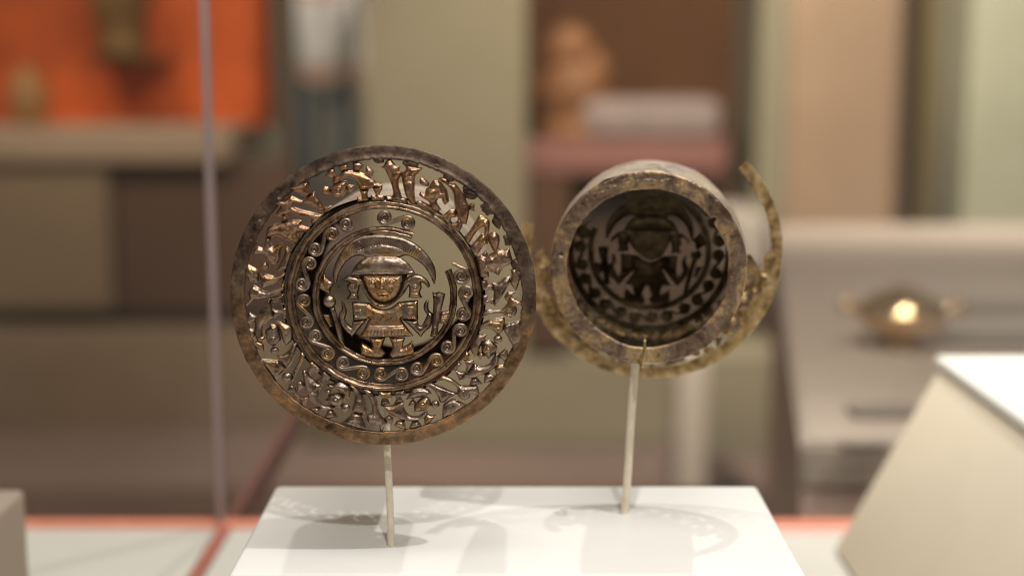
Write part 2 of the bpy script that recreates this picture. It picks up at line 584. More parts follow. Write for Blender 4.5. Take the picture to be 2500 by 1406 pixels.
def build_openwork(root):
    """returns (annulus parts, centre parts) built under root"""
    ann, cen = [], []
    # ---------------- bands
    rings = [ring_band('outer_band', RING1_PROF, rx=1.0, ry=0.995, jit=0.7, seed=2, mat=M_RING, parent=root, n=420, cx=2, cy=1),
             ring_band('inner_band', RING2_PROF, a0=65.5, a1=383.5, rx=1.0, ry=0.978, jit=0.8, seed=5, mat=M_RING, parent=root, n=340, cx=3, cy=1)]
    rings[1]['label'] = 'inner raised band with a broken gap at upper right'
    cen += rings
    # ---------------- S scrolls
    def spiral(c, a_out, theta, inward, a0=16.0, turns=2.05):
        pts = []
        n = 44
        for i in range(n + 1):
            t = i / n
            ang = theta + inward * t * turns * 2 * math.pi
            r = a0 * (1 - t)**0.8 * 0.9 + 1.6 + (a0 * 0.10 - 1.6) * (1 - t)
            pts.append((Vector((c[0] + math.cos(ang) * r, c[1] + math.sin(ang) * r, 0)), t))
        return pts
    def L(x, y): return (x - CX, -(y - CY) * VY)
    pairs = [((814.6, 568), (774, 601.6)), ((760, 637.5), (741, 686)), ((744.8, 727), (748.7, 777.6)), ((771.4, 812), (799, 855)),
             ((837.3, 876.7), (884.7, 902.3)), ((927.7, 903.6), (977.6, 906.8)), ((1063.4, 872.2), (1016.7, 891.4)),
             ((1122.2, 799.2), (1090.3, 838.9)), ((1136.7, 707.9), (1128.2, 759.1)), ((996, 541.0), (942, 526.5)),
             ((1123.9, 667.8), None), ((849, 542.7), None)]
    for idx, (p, q) in enumerate(pairs):
        a = 16.2
        c1 = Vector((*L(*p), 0))
        # clockwise inward on the picture = negative angle in local axes
        if q is not None:
            c2 = Vector((*L(*q), 0))
            d = c2 - c1; D = d.length; base = math.atan2(d.y, d.x)
            a = min(a, D * 0.42)
            phi = math.acos(min(1, 2 * a / D))
            best = None
            for sgn in (1, -1):
                th1 = base + sgn * phi
                p1 = c1 + Vector((math.cos(th1), math.sin(th1), 0)) * a
                p2 = c2 - Vector((math.cos(th1), math.sin(th1), 0)) * a
                # travel direction p1->p2 must be counter-clockwise out of c1
                tang = Vector((-math.sin(th1), math.cos(th1), 0))
                if tang.dot(p2 - p1) > 0 or best is None:
                    best = (th1, p1, p2)
                    if tang.dot(p2 - p1) > 0: break
            th1, p1, p2 = best
            s1 = spiral(c1, a, th1, -1, a)[::-1]
            s2 = spiral(c2, a, th1 + math.pi, -1, a)
            pts = [x for x, t in s1]; rad = [5.0 - 2.9 * t for x, t in s1]
            for k in range(1, 7):
                f = k / 7
                pts.append(p1.lerp(p2, f)); rad.append(5.0 + 0.9 * math.sin(f * math.pi))
            pts += [x for x, t in s2]; rad += [5.0 - 2.9 * t for x, t in s2]
            discs = [c1, c2]
        else:
            th = R_(95) if idx == 10 else R_(-20)
            s1 = spiral(c1, a, th, -1, a, 2.0)
            start = []
            if idx == 10:
                for x, y in ((1103, 638), (1110, 639), (1119, 645)):
                    start.append(Vector((*L(x, y), 0)))
                th = R_(80)
                s1 = spiral(c1, a, th, -1, a + 4, 2.2)
            pts = start + [x for x, t in s1]; rad = [4.0] * len(start) + [5.0 - 2.9 * t for x, t in s1]
            discs = [c1]
        vs, fs = sweep([Vector((x.x, x.y, 3.2 + 0.5 * mnoise.noise(x * 0.1))) for x in pts], rad, 8, flat=1.05)
        for c in discs:   # sheet behind the coils
            b0 = len(vs); n = 20
            for zz in (1.6, -2.5):
                for k in range(n):
                    w = 2 * math.pi * k / n
                    vs.append(Vector((c.x + math.cos(w) * a, c.y + math.sin(w) * a, zz)))
            fs.append(tuple(range(b0, b0 + n))); fs.append(tuple(range(b0 + 2 * n - 1, b0 + n - 1, -1)))
            for k in range(n):
                fs.append((b0 + k, b0 + n + k, b0 + n + (k + 1) % n, b0 + (k + 1) % n))
        me = mesh_from('scroll', [v * S for v in vs], fs)
        o = link('scroll', me, M_REL, root)
        if q is None: o['label'] = 'broken single spiral scroll'
        cen.append(o)
    # ---------------- central figure
    def C(name, win, pts, parent=root, **k):
        o = piece(name, win, pts, parent=parent, **k)
        cen.append(o)
        return o
    outer = [(55, 930), (30, 800), (60, 650), (130, 500), (220, 370), (330, 260), (480, 195), (620, 175), (760, 170), (900, 180), (1060, 205),
             (1200, 260), (1320, 330), (1450, 440), (1540, 560), (1600, 680), (1618, 790), (1612, 880)]
    inner = [(1560, 880), (1500, 760), (1430, 660), (1330, 575), (1230, 515), (1150, 498), (1070, 525), (1000, 540), (820, 520), (640, 535), (560, 545),
             (500, 508), (400, 502), (320, 535), (240, 600), (170, 690), (120, 790), (95, 880)]
    fe = []
    mid_o = [(120, 640), (200, 480), (320, 340), (460, 265), (600, 235), (760, 225), (900, 232), (1050, 262), (1180, 320), (1300, 400), (1410, 500), (1500, 620)]
    mid_i = [(150, 690), (250, 560), (360, 470), (480, 400), (620, 345), (780, 330), (900, 340), (1020, 370), (1130, 430), (1250, 490), (1370, 570), (1460, 660)]
    po, pi_ = np.array(mid_o, float), np.array(mid_i, float)
    for k in range(42):
        t = k / 41 * (len(po) - 1); i = min(int(t), len(po) - 2); f = t - i
        a = po[i] * (1 - f) + po[i + 1] * f; b = pi_[i] * (1 - f) + pi_[i + 1] * f
        fe.append(('l', [tuple(a), tuple(b)], 1.0, -1.7))
    fe.append(('l', [(60, 800), (110, 640), (190, 500), (300, 370), (450, 290)], 1.5, 0.8))
    fe.append(('l', [(430, 440), (620, 375), (800, 352), (980, 380), (1110, 430)], 1.4, 1.6))
    fe.append(('l', [(120, 860), (200, 690), (330, 560), (420, 515), (500, 520)], 1.6, 1.6))
    fe.append(('l', [(1110, 520), (1230, 530), (1340, 600), (1450, 710), (1560, 880)], 1.6, 1.0))
    head = C('face', 'R', [(495, 790), (1105, 785), (1100, 900), (1065, 1020), (1010, 1120), (930, 1180), (820, 1208), (715, 1190), (635, 1135), (565, 1030), (515, 900)],
             H=8, w=16, rough=0.25, step=1.7, z0=2, mat=M_TUN, feats=[('o', 650, 915, 52, 1.2, 1.8), ('s', 650, 915, 30, 3.4), ('o', 930, 912, 52, 1.2, 1.8), ('s', 930, 912, 30, 3.4),
             ('l', [(790, 840), (792, 920)], 4.2, 3.2), ('l', [(792, 920), (795, 1010)], 5.2, 4.2), ('b', 795, 1015, 60, 3.0), ('b', 745, 1028, 22, 1.6), ('b', 845, 1028, 22, 1.6),
             ('l', [(560, 860), (640, 835), (735, 870)], 2.0, 1.6), ('l', [(850, 870), (940, 830), (1040, 860)], 2.0, 1.6),
             ('l', [(725, 1085), (800, 1078), (880, 1085)], 1.5, 2.2), ('l', [(725, 1102), (880, 1102)], 0.9, -2.4), ('l', [(735, 1120), (800, 1126), (870, 1120)], 1.6, 2.2),
             ('b', 800, 1165, 60, 1.8), ('b', 640, 1030, 70, 1.6), ('b', 960, 1030, 70, 1.6)])
    C('backing', 'R', [(420, 780), (1180, 780), (1150, 930), (1090, 1060), (1000, 1180), (890, 1255), (790, 1280), (690, 1250), (590, 1150), (530, 1050), (470, 900)], H=0.5, w=3, z0=-1.5, mat=M_TIN, rough=0.1, step=5, parent=head)
    C('headdress', 'R', outer + [(1592, 955)] + inner + [(68, 965)], H=4.5, w=7, feats=fe, rough=0.35, step=1.8, parent=head)
    C('cap', 'R', [(298, 806), (375, 665), (450, 580), (530, 530), (640, 503), (780, 493), (920, 498), (1040, 518), (1120, 560), (1190, 612), (1260, 700), (1302, 778), (1200, 788), (1090, 798), (800, 803), (500, 803), (400, 798)],
      H=7, w=20, z0=4, rough=0.35, feats=[('l', [(330, 778), (560, 770), (820, 768), (1080, 765), (1270, 755)], 1.8, 3.0)], parent=head)
    C('chin_band', 'R', [(395, 825), (470, 850), (520, 920), (562, 1030), (640, 1150), (730, 1215), (820, 1235), (920, 1215), (1010, 1150), (1070, 1040), (1110, 930), (1170, 845), (1235, 825),
                         (1205, 950), (1135, 1070), (1060, 1150), (960, 1235), (860, 1285), (780, 1300), (690, 1275), (600, 1215), (530, 1110), (480, 1010), (435, 920)], H=5, w=6, z0=1, rough=0.25,
      feats=[('l', [(450, 930), (530, 1090), (640, 1225), (800, 1288), (960, 1225), (1090, 1100), (1190, 960)], 1.3, 2.2)], parent=head, step=1.9)
    C('bird_head', 'R', [(118, 1022), (115, 960), (150, 888), (210, 840), (260, 812), (330, 812), (405, 830), (470, 890), (512, 950), (500, 990), (445, 950), (432, 1030), (415, 1070), (425, 1115), (438, 1172),
                         (330, 1162), (233, 1162), (280, 1100), (290, 1070), (255, 1000), (252, 950), (290, 910), (225, 888), (170, 920), (140, 970)], H=6, w=6, z0=2,
      feats=[('o', 348, 985, 38, 1.0, 1.6), ('s', 348, 990, 18, 1.8), ('l', [(250, 1140), (430, 1150)], 1.2, 1.5), ('l', [(300, 1090), (420, 1090)], 0.9, -1.5)], step=1.8, rough=0.3, parent=head)
    C('bird_head', 'R', [(1165, 845), (1230, 800), (1320, 782), (1400, 808), (1460, 850), (1512, 910), (1528, 975), (1490, 992), (1440, 930), (1388, 910), (1398, 990), (1372, 1055), (1382, 1100), (1408, 1150),
                         (1290, 1152), (1192, 1143), (1205, 1040), (1200, 960), (1140, 1030), (1100, 1065), (1085, 1000), (1120, 900)], H=6, w=6, z0=2,
      feats=[('o', 1297, 985, 38, 1.0, 1.6), ('s', 1297, 990, 20, 2.0), ('l', [(1210, 1130), (1390, 1135)], 1.2, 1.5), ('l', [(1220, 1075), (1360, 1075)], 0.9, -1.5)], step=1.8, rough=0.3, parent=head)
    fr = [('l', [(x, 1018), (x - 6 + (x - 700) * 0.03, 1068)], 1.1, -2.2) for x in range(548, 880, 30)]
    tun = C('tunic', 'S', [(498, 795), (560, 785), (620, 825), (690, 843), (760, 825), (830, 775), (885, 795), (885, 915), (842, 925), (885, 990), (955, 1082), (880, 1088), (700, 1094), (560, 1092), (463, 1092), (512, 1020), (562, 920), (500, 915)],
            H=7, w=8, mat=M_TUN, rough=0.3, step=1.9, feats=fr + [('l', [(545, 992), (870, 992)], 1.3, 2.0), ('l', [(535, 1012), (885, 1010)], 1.1, 1.8), ('l', [(480, 1080), (940, 1076)], 1.5, 2.0),
                                                                  ('l', [(560, 830), (620, 862), (690, 875), (760, 862), (830, 825)], 1.3, 1.5), ('l', [(512, 800), (512, 912)], 1.1, 1.8)])
    sl = [('l', [(438, 848), (490, 848), (490, 905), (438, 905), (438, 848)], 1.0, 1.8), ('b', 464, 876, 14, 1.5), ('l', [(415, 800), (555, 800)], 1.2, 1.2), ('l', [(415, 928), (550, 922)], 1.4, 1.6)]
    C('sleeve', 'S', [(406, 775), (480, 777), (562, 782), (560, 922), (500, 936), (418, 946), (412, 860)], H=6, w=5, feats=sl, z0=1, parent=tun, step=1.9, rough=0.3)
    sr = [('l', [(898, 822), (962, 822), (962, 895), (898, 895), (898, 822)], 1.0, 1.8), ('b', 930, 858, 18, 1.5), ('l', [(845, 795), (990, 785)], 1.2, 1.2), ('l', [(845, 915), (990, 918)], 1.4, 1.6)]
    C('sleeve', 'S', [(828, 776), (900, 768), (998, 760), (995, 850), (998, 940), (920, 936), (840, 927), (833, 850)], H=6, w=5, feats=sr, z0=1, parent=tun, step=1.9, rough=0.3)
    C('arm', 'S', [(412, 944), (400, 1000), (372, 972), (344, 930), (358, 880), (356, 830), (332, 782), (303, 760), (318, 830), (292, 880), (286, 920), (310, 990), (350, 1042), (405, 1092), (432, 1060), (520, 955), (545, 928)], H=5.5, w=5.5, parent=tun, step=1.9)
    C('arm', 'S', [(840, 930), (900, 936), (992, 942), (1005, 985), (1030, 990), (1060, 930), (1076, 890), (1050, 850), (1048, 800), (1075, 758), (1092, 765), (1090, 830), (1100, 860), (1132, 880), (1115, 990), (1060, 1042), (1020, 1092), (990, 1062), (930, 1000), (880, 955)], H=5.5, w=5.5, parent=tun, step=1.9)
    C('leg', 'S', [(555, 1096), (702, 1096), (682, 1155), (665, 1190), (702, 1240), (660, 1278), (560, 1272), (483, 1247), (478, 1200), (487, 1138), (530, 1165), (580, 1192), (575, 1140)], H=7, w=8, parent=tun,
      feats=[('l', [(500, 1200), (560, 1215)], 1.0, -1.6), ('l', [(500, 1222), (560, 1235)], 1.0, -1.6), ('l', [(620, 1110), (620, 1240)], 2.5, 2)], step=1.9, mat=M_TUN)
    C('leg', 'S', [(735, 1094), (882, 1094), (862, 1150), (850, 1190), (900, 1160), (948, 1120), (962, 1247), (850, 1270), (760, 1282), (733, 1250), (765, 1190), (755, 1140)], H=7, w=8, parent=tun,
      feats=[('l', [(815, 1110), (815, 1245)], 2.5, 2), ('l', [(890, 1180), (935, 1240)], 1.0, -1.4)], step=1.9, mat=M_TUN)
    C('beaker', 'Q', [(138, 493), (180, 518), (232, 500), (327, 530), (300, 640), (270, 760), (242, 900), (226, 1000), (216, 1100), (190, 1147), (103, 1132), (125, 1050), (140, 900), (150, 760), (155, 620)],
      H=8, w=9, z0=3, feats=[('l', [(160, 530), (235, 550), (305, 545)], 1.3, 1.8), ('l', [(225, 600), (170, 1100)], 1.8, 2.2), ('l', [(128, 1110), (195, 1125)], 1.3, 1.5)], step=1.9)
    C('bracket', 'Q', [(262, 782), (385, 768), (385, 830), (330, 962), (236, 950)], H=3.5, w=4, feats=[('l', [(270, y), (350, y + 6)], 0.8, -1.5) for y in (830, 860, 890, 920)], step=1.8)
    mace = C('mace_shaft', 'N', [(815, 790), (925, 790), (1000, 1060), (1050, 1250), (1085, 1420), (1112, 1535), (1050, 1500), (990, 1420), (930, 1200), (880, 1000)], H=5.5, w=6, z0=2, step=1.9)
    C('mace_head', 'N', [(738, 178), (800, 240), (860, 290), (918, 330), (900, 400), (860, 430), (858, 545), (780, 552), (740, 520), (640, 445), (628, 360), (680, 310), (710, 250)], H=7, w=8, z0=2, parent=mace, step=1.9,
      feats=[('b', 785, 475, 40, 2), ('l', [(740, 200), (740, 330), (780, 460)], 2, 1.8)])
    cen.append(ball('mace_ball', 'N', 832, 685, 128, mace, z0=3))
    C('bracket', 'N', [(688, 930), (832, 930), (885, 1165), (820, 1185), (755, 1060)], H=3.5, w=4, step=1.8)

    # ---------------- figures of the openwork frieze
    def A_(name, win, pts, parent=root, **k):
        o = piece(name, win, pts, parent=parent, grow=0.5, **k)
        ann.append(o)
        return o
    def B_(win, x, y, r, parent):
        ann.append(ball('bead', win, x, y, r, parent))
    # A: crested creature at the top
    b = A_('crested_creature', 'A', [(600, 520), (640, 470), (750, 452), (900, 458), (1050, 490), (1200, 560), (1350, 650), (1450, 750), (1570, 790), (1560, 870), (1440, 862), (1340, 872), (1230, 912), (1020, 922), (990, 820), (920, 720), (850, 655), (760, 630),
             (660, 640), (580, 690), (540, 762), (430, 792), (398, 780), (388, 680), (430, 600), (510, 560)], H=8, w=9, feats=[('l', [(1050, 850), (1240, 840), (1400, 800)], 1.4, 2), ('l', [(1000, 640), (1150, 780)], 1.2, -1.5)])
    for f in ([(190, 602), (260, 500), (330, 400), (430, 415), (452, 540), (395, 665), (300, 625)], [(487, 360), (752, 288), (762, 440), (640, 462), (600, 515), (560, 420)],
              [(868, 278), (980, 248), (1060, 290), (1142, 308), (1020, 472), (880, 440)], [(1200, 345), (1310, 420), (1372, 490), (1330, 592), (1250, 562), (1172, 500)]):
        A_('fin', 'A', f, b, H=5, w=8)
    A_('head', 'A', [(328, 870), (400, 790), (500, 750), (590, 708), (735, 708), (722, 820), (695, 950), (625, 1065), (520, 1125), (430, 1095), (348, 990)], b, H=7, w=9, feats=eye(520, 925, 85))
    A_('fin', 'A', [(720, 798), (905, 808), (882, 920), (800, 1003), (728, 920)], b, H=4, w=7)
    B_('A', 210, 940, 118, b)
    A_('leg', 'A', [(1020, 925), (1242, 925), (1212, 1030), (1252, 1150), (1200, 1192), (1050, 1203), (978, 1228), (963, 1083), (1080, 1110), (1060, 1020)], b, H=5, w=6)
    A_('leg', 'A', [(1340, 882), (1440, 855), (1572, 822), (1562, 920), (1500, 1020), (1602, 1060), (1622, 1162), (1480, 1172), (1308, 1192), (1288, 1038), (1420, 1052), (1380, 970)], b, H=5, w=6)
    # B: squatting warrior
    b = A_('warrior', 'B', [(530, 460), (610, 420), (650, 370), (640, 300), (760, 300), (900, 330), (1000, 350), (900, 460), (840, 520), (830, 650), (820, 850), (852, 1112), (740, 1080), (680, 1000), (620, 880), (580, 700), (560, 580)],
           H=8, w=10, feats=[('l', [(590, 640), (810, 650)], 1.6, 2.4), ('l', [(620, 560), (800, 540), (900, 460)], 1.3, 2)], rough=0.65)
    A_('leg', 'B', [(100, 330), (170, 310), (235, 200), (330, 170), (420, 270), (522, 330), (500, 400), (562, 440), (520, 540), (492, 600), (490, 740), (530, 860), (560, 960), (640, 1000), (692, 1092), (520, 1032), (360, 1022), (225, 1032), (215, 960),
       (238, 915), (330, 950), (370, 880), (350, 750), (320, 640), (260, 500), (200, 380)], b, H=8, w=10, rough=0.7)
    A_('head', 'B', [(915, 900), (958, 828), (1040, 882), (1068, 780), (1130, 740), (1210, 612), (1300, 608), (1390, 660), (1442, 730), (1500, 800), (1522, 900), (1542, 1042), (1450, 1122), (1400, 1040), (1380, 980), (1322, 982), (1290, 1060),
       (1382, 1212), (1300, 1262), (1170, 1212), (1120, 1060), (1050, 1010), (950, 950)], b, H=8, w=10, rough=0.65, feats=[('b', 1170, 880, 110, 4.0), ('b', 1330, 720, 90, 3), ('l', [(1100, 1010), (1240, 1010), (1380, 900)], 1.6, 2.4), ('b', 1450, 930, 60, 2.5), ('l', [(1120, 760), (1260, 790), (1400, 880)], 1.2, -2.2)])
    A_('ear', 'B', [(948, 690), (930, 600), (960, 543), (1040, 580), (1140, 665), (1110, 735), (1040, 725)], b, H=7, w=8)
    A_('jaw', 'B', [(858, 1050), (940, 1018), (1100, 1100), (1260, 1222), (1362, 1212), (1262, 1295), (1200, 1292), (1050, 1205), (868, 1125)], b, H=5, w=6)
    b = A_('crested_creature', 'C', [(545, 120), (640, 88), (730, 128), (762, 200), (860, 208), (950, 310), (1040, 440), (1092, 560), (1125, 640), (1112, 800), (1070, 962), (960, 932), (900, 830), (862, 690), (842, 560), (832, 440), (790, 330), (700, 230), (600, 170)],
           H=8, w=11, rough=0.7, feats=[('l', [(820, 260), (930, 420), (980, 600), (1020, 860)], 1.6, 1.8), ('b', 1050, 590, 50, 2)])
    A_('leg', 'C', [(508, 812), (650, 782), (750, 700), (872, 690), (882, 832), (790, 842), (762, 930), (722, 962), (620, 862)], b, H=5, w=6, rough=0.65)
    A_('leg', 'C', [(748, 962), (882, 918), (912, 828), (1002, 932), (962, 1062), (930, 1118), (860, 1062)], b, H=5, w=6, rough=0.65)
    A_('fin', 'C', [(1130, 592), (1222, 558), (1222, 720), (1130, 690)], b, H=3, w=5)
    b = A_('warrior', 'D', [(428, 850), (530, 822), (600, 832), (722, 772), (680, 700), (650, 640), (618, 560), (650, 470), (740, 438), (812, 500), (822, 600), (800, 700), (862, 742), (982, 708), (1022, 850), (1042, 940), (960, 1012), (870, 1062), (800, 1172), (720, 1122),
            (640, 1102), (642, 1200), (560, 1212), (488, 1182), (450, 1000), (430, 900)], H=8, w=11, rough=0.8, feats=[('b', 690, 920, 110, 4), ('b', 960, 850, 60, 3), ('b', 720, 560, 70, 3), ('l', [(600, 1020), (720, 1080), (830, 1040)], 1.4, 2.4), ('l', [(570, 880), (600, 1000)], 1.2, -2.4), ('l', [(840, 800), (880, 1000)], 1.2, -2.2)])
    A_('arm', 'D', [(213, 522), (300, 430), (400, 280), (480, 148), (600, 198), (652, 260), (642, 430), (602, 560), (550, 542), (560, 342), (470, 400), (400, 480), (300, 642), (250, 602)], b, H=7, w=7, rough=0.65, feats=[('b', 580, 290, 40, 2)])
    A_('leg', 'D', [(345, 652), (420, 570), (520, 468), (602, 480), (622, 640), (540, 682), (480, 770), (410, 862), (328, 742)], b, H=7, w=9, rough=0.7, feats=[('l', [(600, 580), (480, 690), (410, 830)], 1.4, 2)])
    A_('fin', 'D', [(518, 812), (582, 752), (642, 832), (590, 850)], b, H=3, w=5)
    # E: right-hand creature, arm with sling
    b = A_('crested_creature', 'E', [(538, 312), (650, 300), (760, 220), (862, 198), (842, 330), (762, 470), (702, 570), (602, 712), (572, 600), (580, 450)], H=8, w=10, feats=[('l', [(830, 250), (700, 480), (620, 660)], 1.4, 2.4)], rough=0.65)
    A_('leg', 'E', [(368, 272), (462, 262), (480, 352), (562, 338), (572, 450), (480, 420), (400, 440), (368, 360)], b, H=4, w=5)
    A_('leg', 'E', [(388, 520), (482, 528), (470, 602), (582, 568), (592, 692), (500, 660), (410, 692), (388, 602)], b, H=4, w=5)
    A_('head', 'E', [(868, 78), (960, 78), (1022, 200), (1002, 330), (962, 445), (900, 372), (858, 300), (880, 200)], b, H=6, w=8, rough=0.65)
    A_('fin', 'E', [(758, 552), (820, 458), (948, 470), (882, 550), (832, 642), (790, 602)], b, H=4, w=6)
    b = A_('warrior', 'E', [(328, 1092), (340, 1040), (450, 960), (580, 918), (742, 888), (772, 940), (742, 1100), (702, 1182), (640, 1192), (560, 1132), (430, 1102), (360, 1132)], H=6, w=8,
           feats=[('l', [(540, 940), (560, 1110)], 1, -1.6), ('l', [(560, 1080), (720, 1060)], 1, 1.6), ('l', [(560, 1000), (740, 990)], 1, 1.6)])
    A_('skirt', 'E', [(748, 1112), (770, 1018), (850, 988), (1022, 948), (1042, 1100), (1032, 1300), (902, 1392), (820, 1250)], b, H=5, w=7, feats=[('l', [(860, 1000), (820, 1180)], 1, -1.8), ('l', [(930, 1000), (900, 1250)], 1, -1.8), ('l', [(790, 1040), (790, 1160)], 1, 1.5)])
    A_('arm', 'E', [(358, 922), (400, 808), (500, 760), (620, 768), (710, 760), (800, 670), (830, 580), (870, 538), (920, 558), (1062, 640), (1062, 702), (960, 712), (972, 790), (942, 872), (870, 917), (790, 882), (720, 842), (620, 832), (500, 862), (400, 902)], b, H=6, w=6,
       feats=[('o', 845, 812, 60, 1.4, 2.0), ('b', 845, 812, 36, -3.0), ('l', [(900, 600), (1040, 670)], 1.4, 1.6)])
    # F: warrior head and creature lower right
    A_('helmet', 'F', [(455, 420), (520, 300), (600, 200), (742, 203), (702, 300), (640, 400), (590, 542), (535, 595), (480, 500)], b, H=7, w=9, feats=[('l', [(680, 230), (600, 400), (550, 560)], 1.4, 1.8)])
    A_('head', 'F', [(648, 430), (660, 340), (720, 298), (800, 308), (902, 390), (912, 480), (862, 540), (765, 638), (720, 580), (658, 500)], b, H=7, w=9, feats=eye(760, 462, 72))
    A_('fin', 'F', [(578, 570), (620, 500), (690, 528), (702, 580), (635, 642)], b, H=5, w=6)
    B_('F', 930, 290, 80, b)
    b = A_('crested_creature', 'F', [(265, 995), (330, 900), (420, 850), (510, 730), (520, 680), (600, 740), (700, 740), (780, 700), (830, 620), (880, 520), (942, 530), (952, 640), (922, 740), (830, 822), (700, 902), (600, 932), (450, 965), (350, 977)], H=7, w=9,
           feats=[('l', [(480, 800), (560, 800)], 1, 1.6), ('l', [(450, 840), (560, 850)], 1, 1.6), ('l', [(440, 885), (560, 895)], 1, 1.6), ('l', [(300, 970), (600, 915), (820, 780), (920, 600)], 1.4, 1.8)])
    for f in ([(343, 640), (440, 638), (522, 655), (510, 740), (420, 862), (380, 800), (395, 760), (370, 690)], [(183, 800), (260, 830), (330, 850), (402, 828), (330, 950), (265, 997), (220, 880)]):
        A_('leg', 'F', f, b, H=5, w=6)
    for f in ([(253, 660), (340, 560), (390, 498), (457, 560), (420, 622), (350, 622), (290, 702)], [(108, 830), (180, 760), (250, 678), (312, 720), (240, 802), (150, 852)]):
        A_('foot', 'F', f, b, H=4, w=6)
    for f in ([(480, 968), (560, 948), (600, 980), (662, 1057), (560, 1077), (443, 1082)], [(688, 1047), (708, 908), (770, 868), (905, 930), (830, 1002)], [(912, 922), (878, 800), (920, 740), (1052, 720), (1082, 780), (980, 862)], [(950, 540), (1077, 433), (1112, 600), (1052, 682), (960, 602)]):
        A_('fin', 'F', f, b, H=5, w=8)
    # G: bottom right warrior
    b = A_('warrior', 'G', [(368, 410), (540, 358), (650, 410), (780, 458), (880, 508), (1032, 560), (1000, 612), (900, 652), (820, 722), (740, 762), (700, 722), (660, 620), (590, 520), (500, 450)], H=7, w=9, feats=[('l', [(560, 400), (780, 500), (980, 570)], 1.6, 2)])
    A_('skirt', 'G', [(755, 1052), (770, 800), (850, 728), (950, 678), (1080, 718), (1222, 790), (1100, 882), (950, 972)], b, H=5, w=7, feats=[('l', [(830, 980), (850, 820), (960, 740), (1100, 790)], 1.3, 1.8), ('l', [(900, 920), (920, 820)], 1, -1.6), ('l', [(1000, 870), (990, 800)], 1, -1.6)])
    A_('arm', 'G', [(618, 310), (750, 218), (870, 248), (980, 310), (1100, 408), (1250, 418), (1400, 418), (1442, 480), (1467, 622), (1400, 612), (1300, 590), (1280, 652), (1190, 707), (1090, 672), (1028, 580), (1040, 480), (950, 410), (830, 350), (730, 338), (650, 372)], b, H=6.5, w=7,
       feats=[('o', 1160, 560, 80, 1.2, 1.6), ('o', 1160, 560, 45, 1.1, 1.4), ('l', [(1310, 540), (1420, 560)], 1, -1.6)])
    A_('helmet', 'G', [(62, 692), (130, 570), (178, 478), (290, 448), (400, 458), (500, 508), (553, 582), (420, 622), (290, 662), (150, 682)], b, H=8, w=11)
    A_('fin', 'G', [(108, 808), (140, 728), (200, 688), (252, 740), (240, 832), (180, 822)], b, H=5, w=7)
    A_('head', 'G', [(222, 928), (218, 820), (280, 720), (370, 648), (470, 638), (532, 720), (532, 810), (470, 882), (340, 922)], b, H=7, w=9, feats=eye(385, 785, 72))
    B_('G', 622, 782, 84, b)
    # H: creature bottom centre
    b = A_('crested_creature', 'H', [(928, 708), (1100, 730), (1250, 700), (1340, 650), (1445, 635), (1430, 740), (1470, 840), (1560, 935), (1720, 950), (1856, 871), (1935, 848), (1924, 927), (1856, 1006), (1687, 1062), (1575, 1075), (1474, 1055), (1340, 1030), (1200, 950), (1100, 900), (1020, 810)],
           H=8, w=9, feats=[('l', [(1040, 750), (1250, 740), (1420, 665)], 1.5, 2), ('b', 1440, 860, 50, 1.5)])
    A_('leg', 'H', [(890, 418), (950, 408), (1000, 430), (1175, 418), (1185, 572), (1090, 558), (1110, 630), (1142, 702), (1060, 692), (938, 722), (950, 620), (970, 570), (898, 500)], b, H=5, w=6)
    A_('leg', 'H', [(1230, 480), (1238, 420), (1452, 388), (1478, 522), (1370, 530), (1390, 590), (1442, 642), (1330, 662), (1208, 702), (1270, 590), (1240, 530)], b, H=5, w=6)
    A_('fin', 'H', [(1225, 1160), (1290, 1055), (1442, 1058), (1478, 1255), (1350, 1222)], b, H=5, w=8)
    A_('fin', 'G', [(118, 1252), (170, 1130), (290, 1098), (355, 1190), (240, 1232)], b, H=5, w=8)
    A_('fin', 'G', [(420, 1192), (408, 1018), (480, 958), (530, 990), (638, 983), (540, 1112)], b, H=5, w=8)
    b = A_('warrior', 'H', [(248, 268), (350, 278), (440, 350), (520, 450), (590, 580), (622, 720), (652, 850), (620, 922), (480, 892), (328, 852), (330, 760), (370, 640), (388, 500), (350, 400), (290, 330)], H=7, w=9,
           feats=[('l', [(440, 600), (535, 600)], 0.9, -1.8), ('l', [(440, 645), (525, 652)], 0.9, -1.8)] + [('l', [(x, 740), (x + 5, 830)], 0.9, -1.5) for x in (400, 440, 480, 520)])
    A_('skirt', 'H', [(58, 1112), (200, 1020), (330, 888), (430, 888), (542, 918), (550, 1000), (602, 1150), (632, 1252), (450, 1222), (260, 1162)], b, H=6, w=9,
       feats=[('l', [(230, 1080), (350, 1040), (500, 1050)], 1.2, 1.8), ('l', [(290, 1150), (330, 1060)], 1, -1.6), ('l', [(380, 1170), (400, 1060)], 1, -1.6), ('l', [(470, 1190), (460, 1060)], 1, -1.6), ('b', 400, 940, 60, 2)])
    A_('arm', 'H', [(468, 343), (580, 358), (700, 378), (772, 440), (832, 560), (872, 700), (892, 830), (942, 930), (1012, 1020), (1062, 1100), (1002, 1222), (960, 1284), (910, 1272), (890, 1150), (790, 1182), (700, 1152), (638, 1060), (648, 918), (740, 870), (742, 740), (690, 600), (620, 480), (560, 400)], b,
       H=6.5, w=7, feats=[('o', 780, 1040, 85, 1.2, 2), ('b', 780, 1020, 50, 2), ('l', [(720, 420), (800, 640), (830, 880), (960, 1060)], 1.3, 1.8)])
    A_('fin', 'H', [(998, 1010), (1110, 928), (1213, 1000), (1172, 1143), (1080, 1092)], b, H=5, w=7)
    # I: warrior head and creature bottom left
    A_('helmet', 'I', [(895, 580), (950, 533), (1020, 540), (1090, 500), (1180, 488), (1270, 530), (1350, 590), (1362, 700), (1353, 828), (1250, 770), (1150, 702), (1050, 642), (980, 632), (930, 602)], b, H=9, w=12)
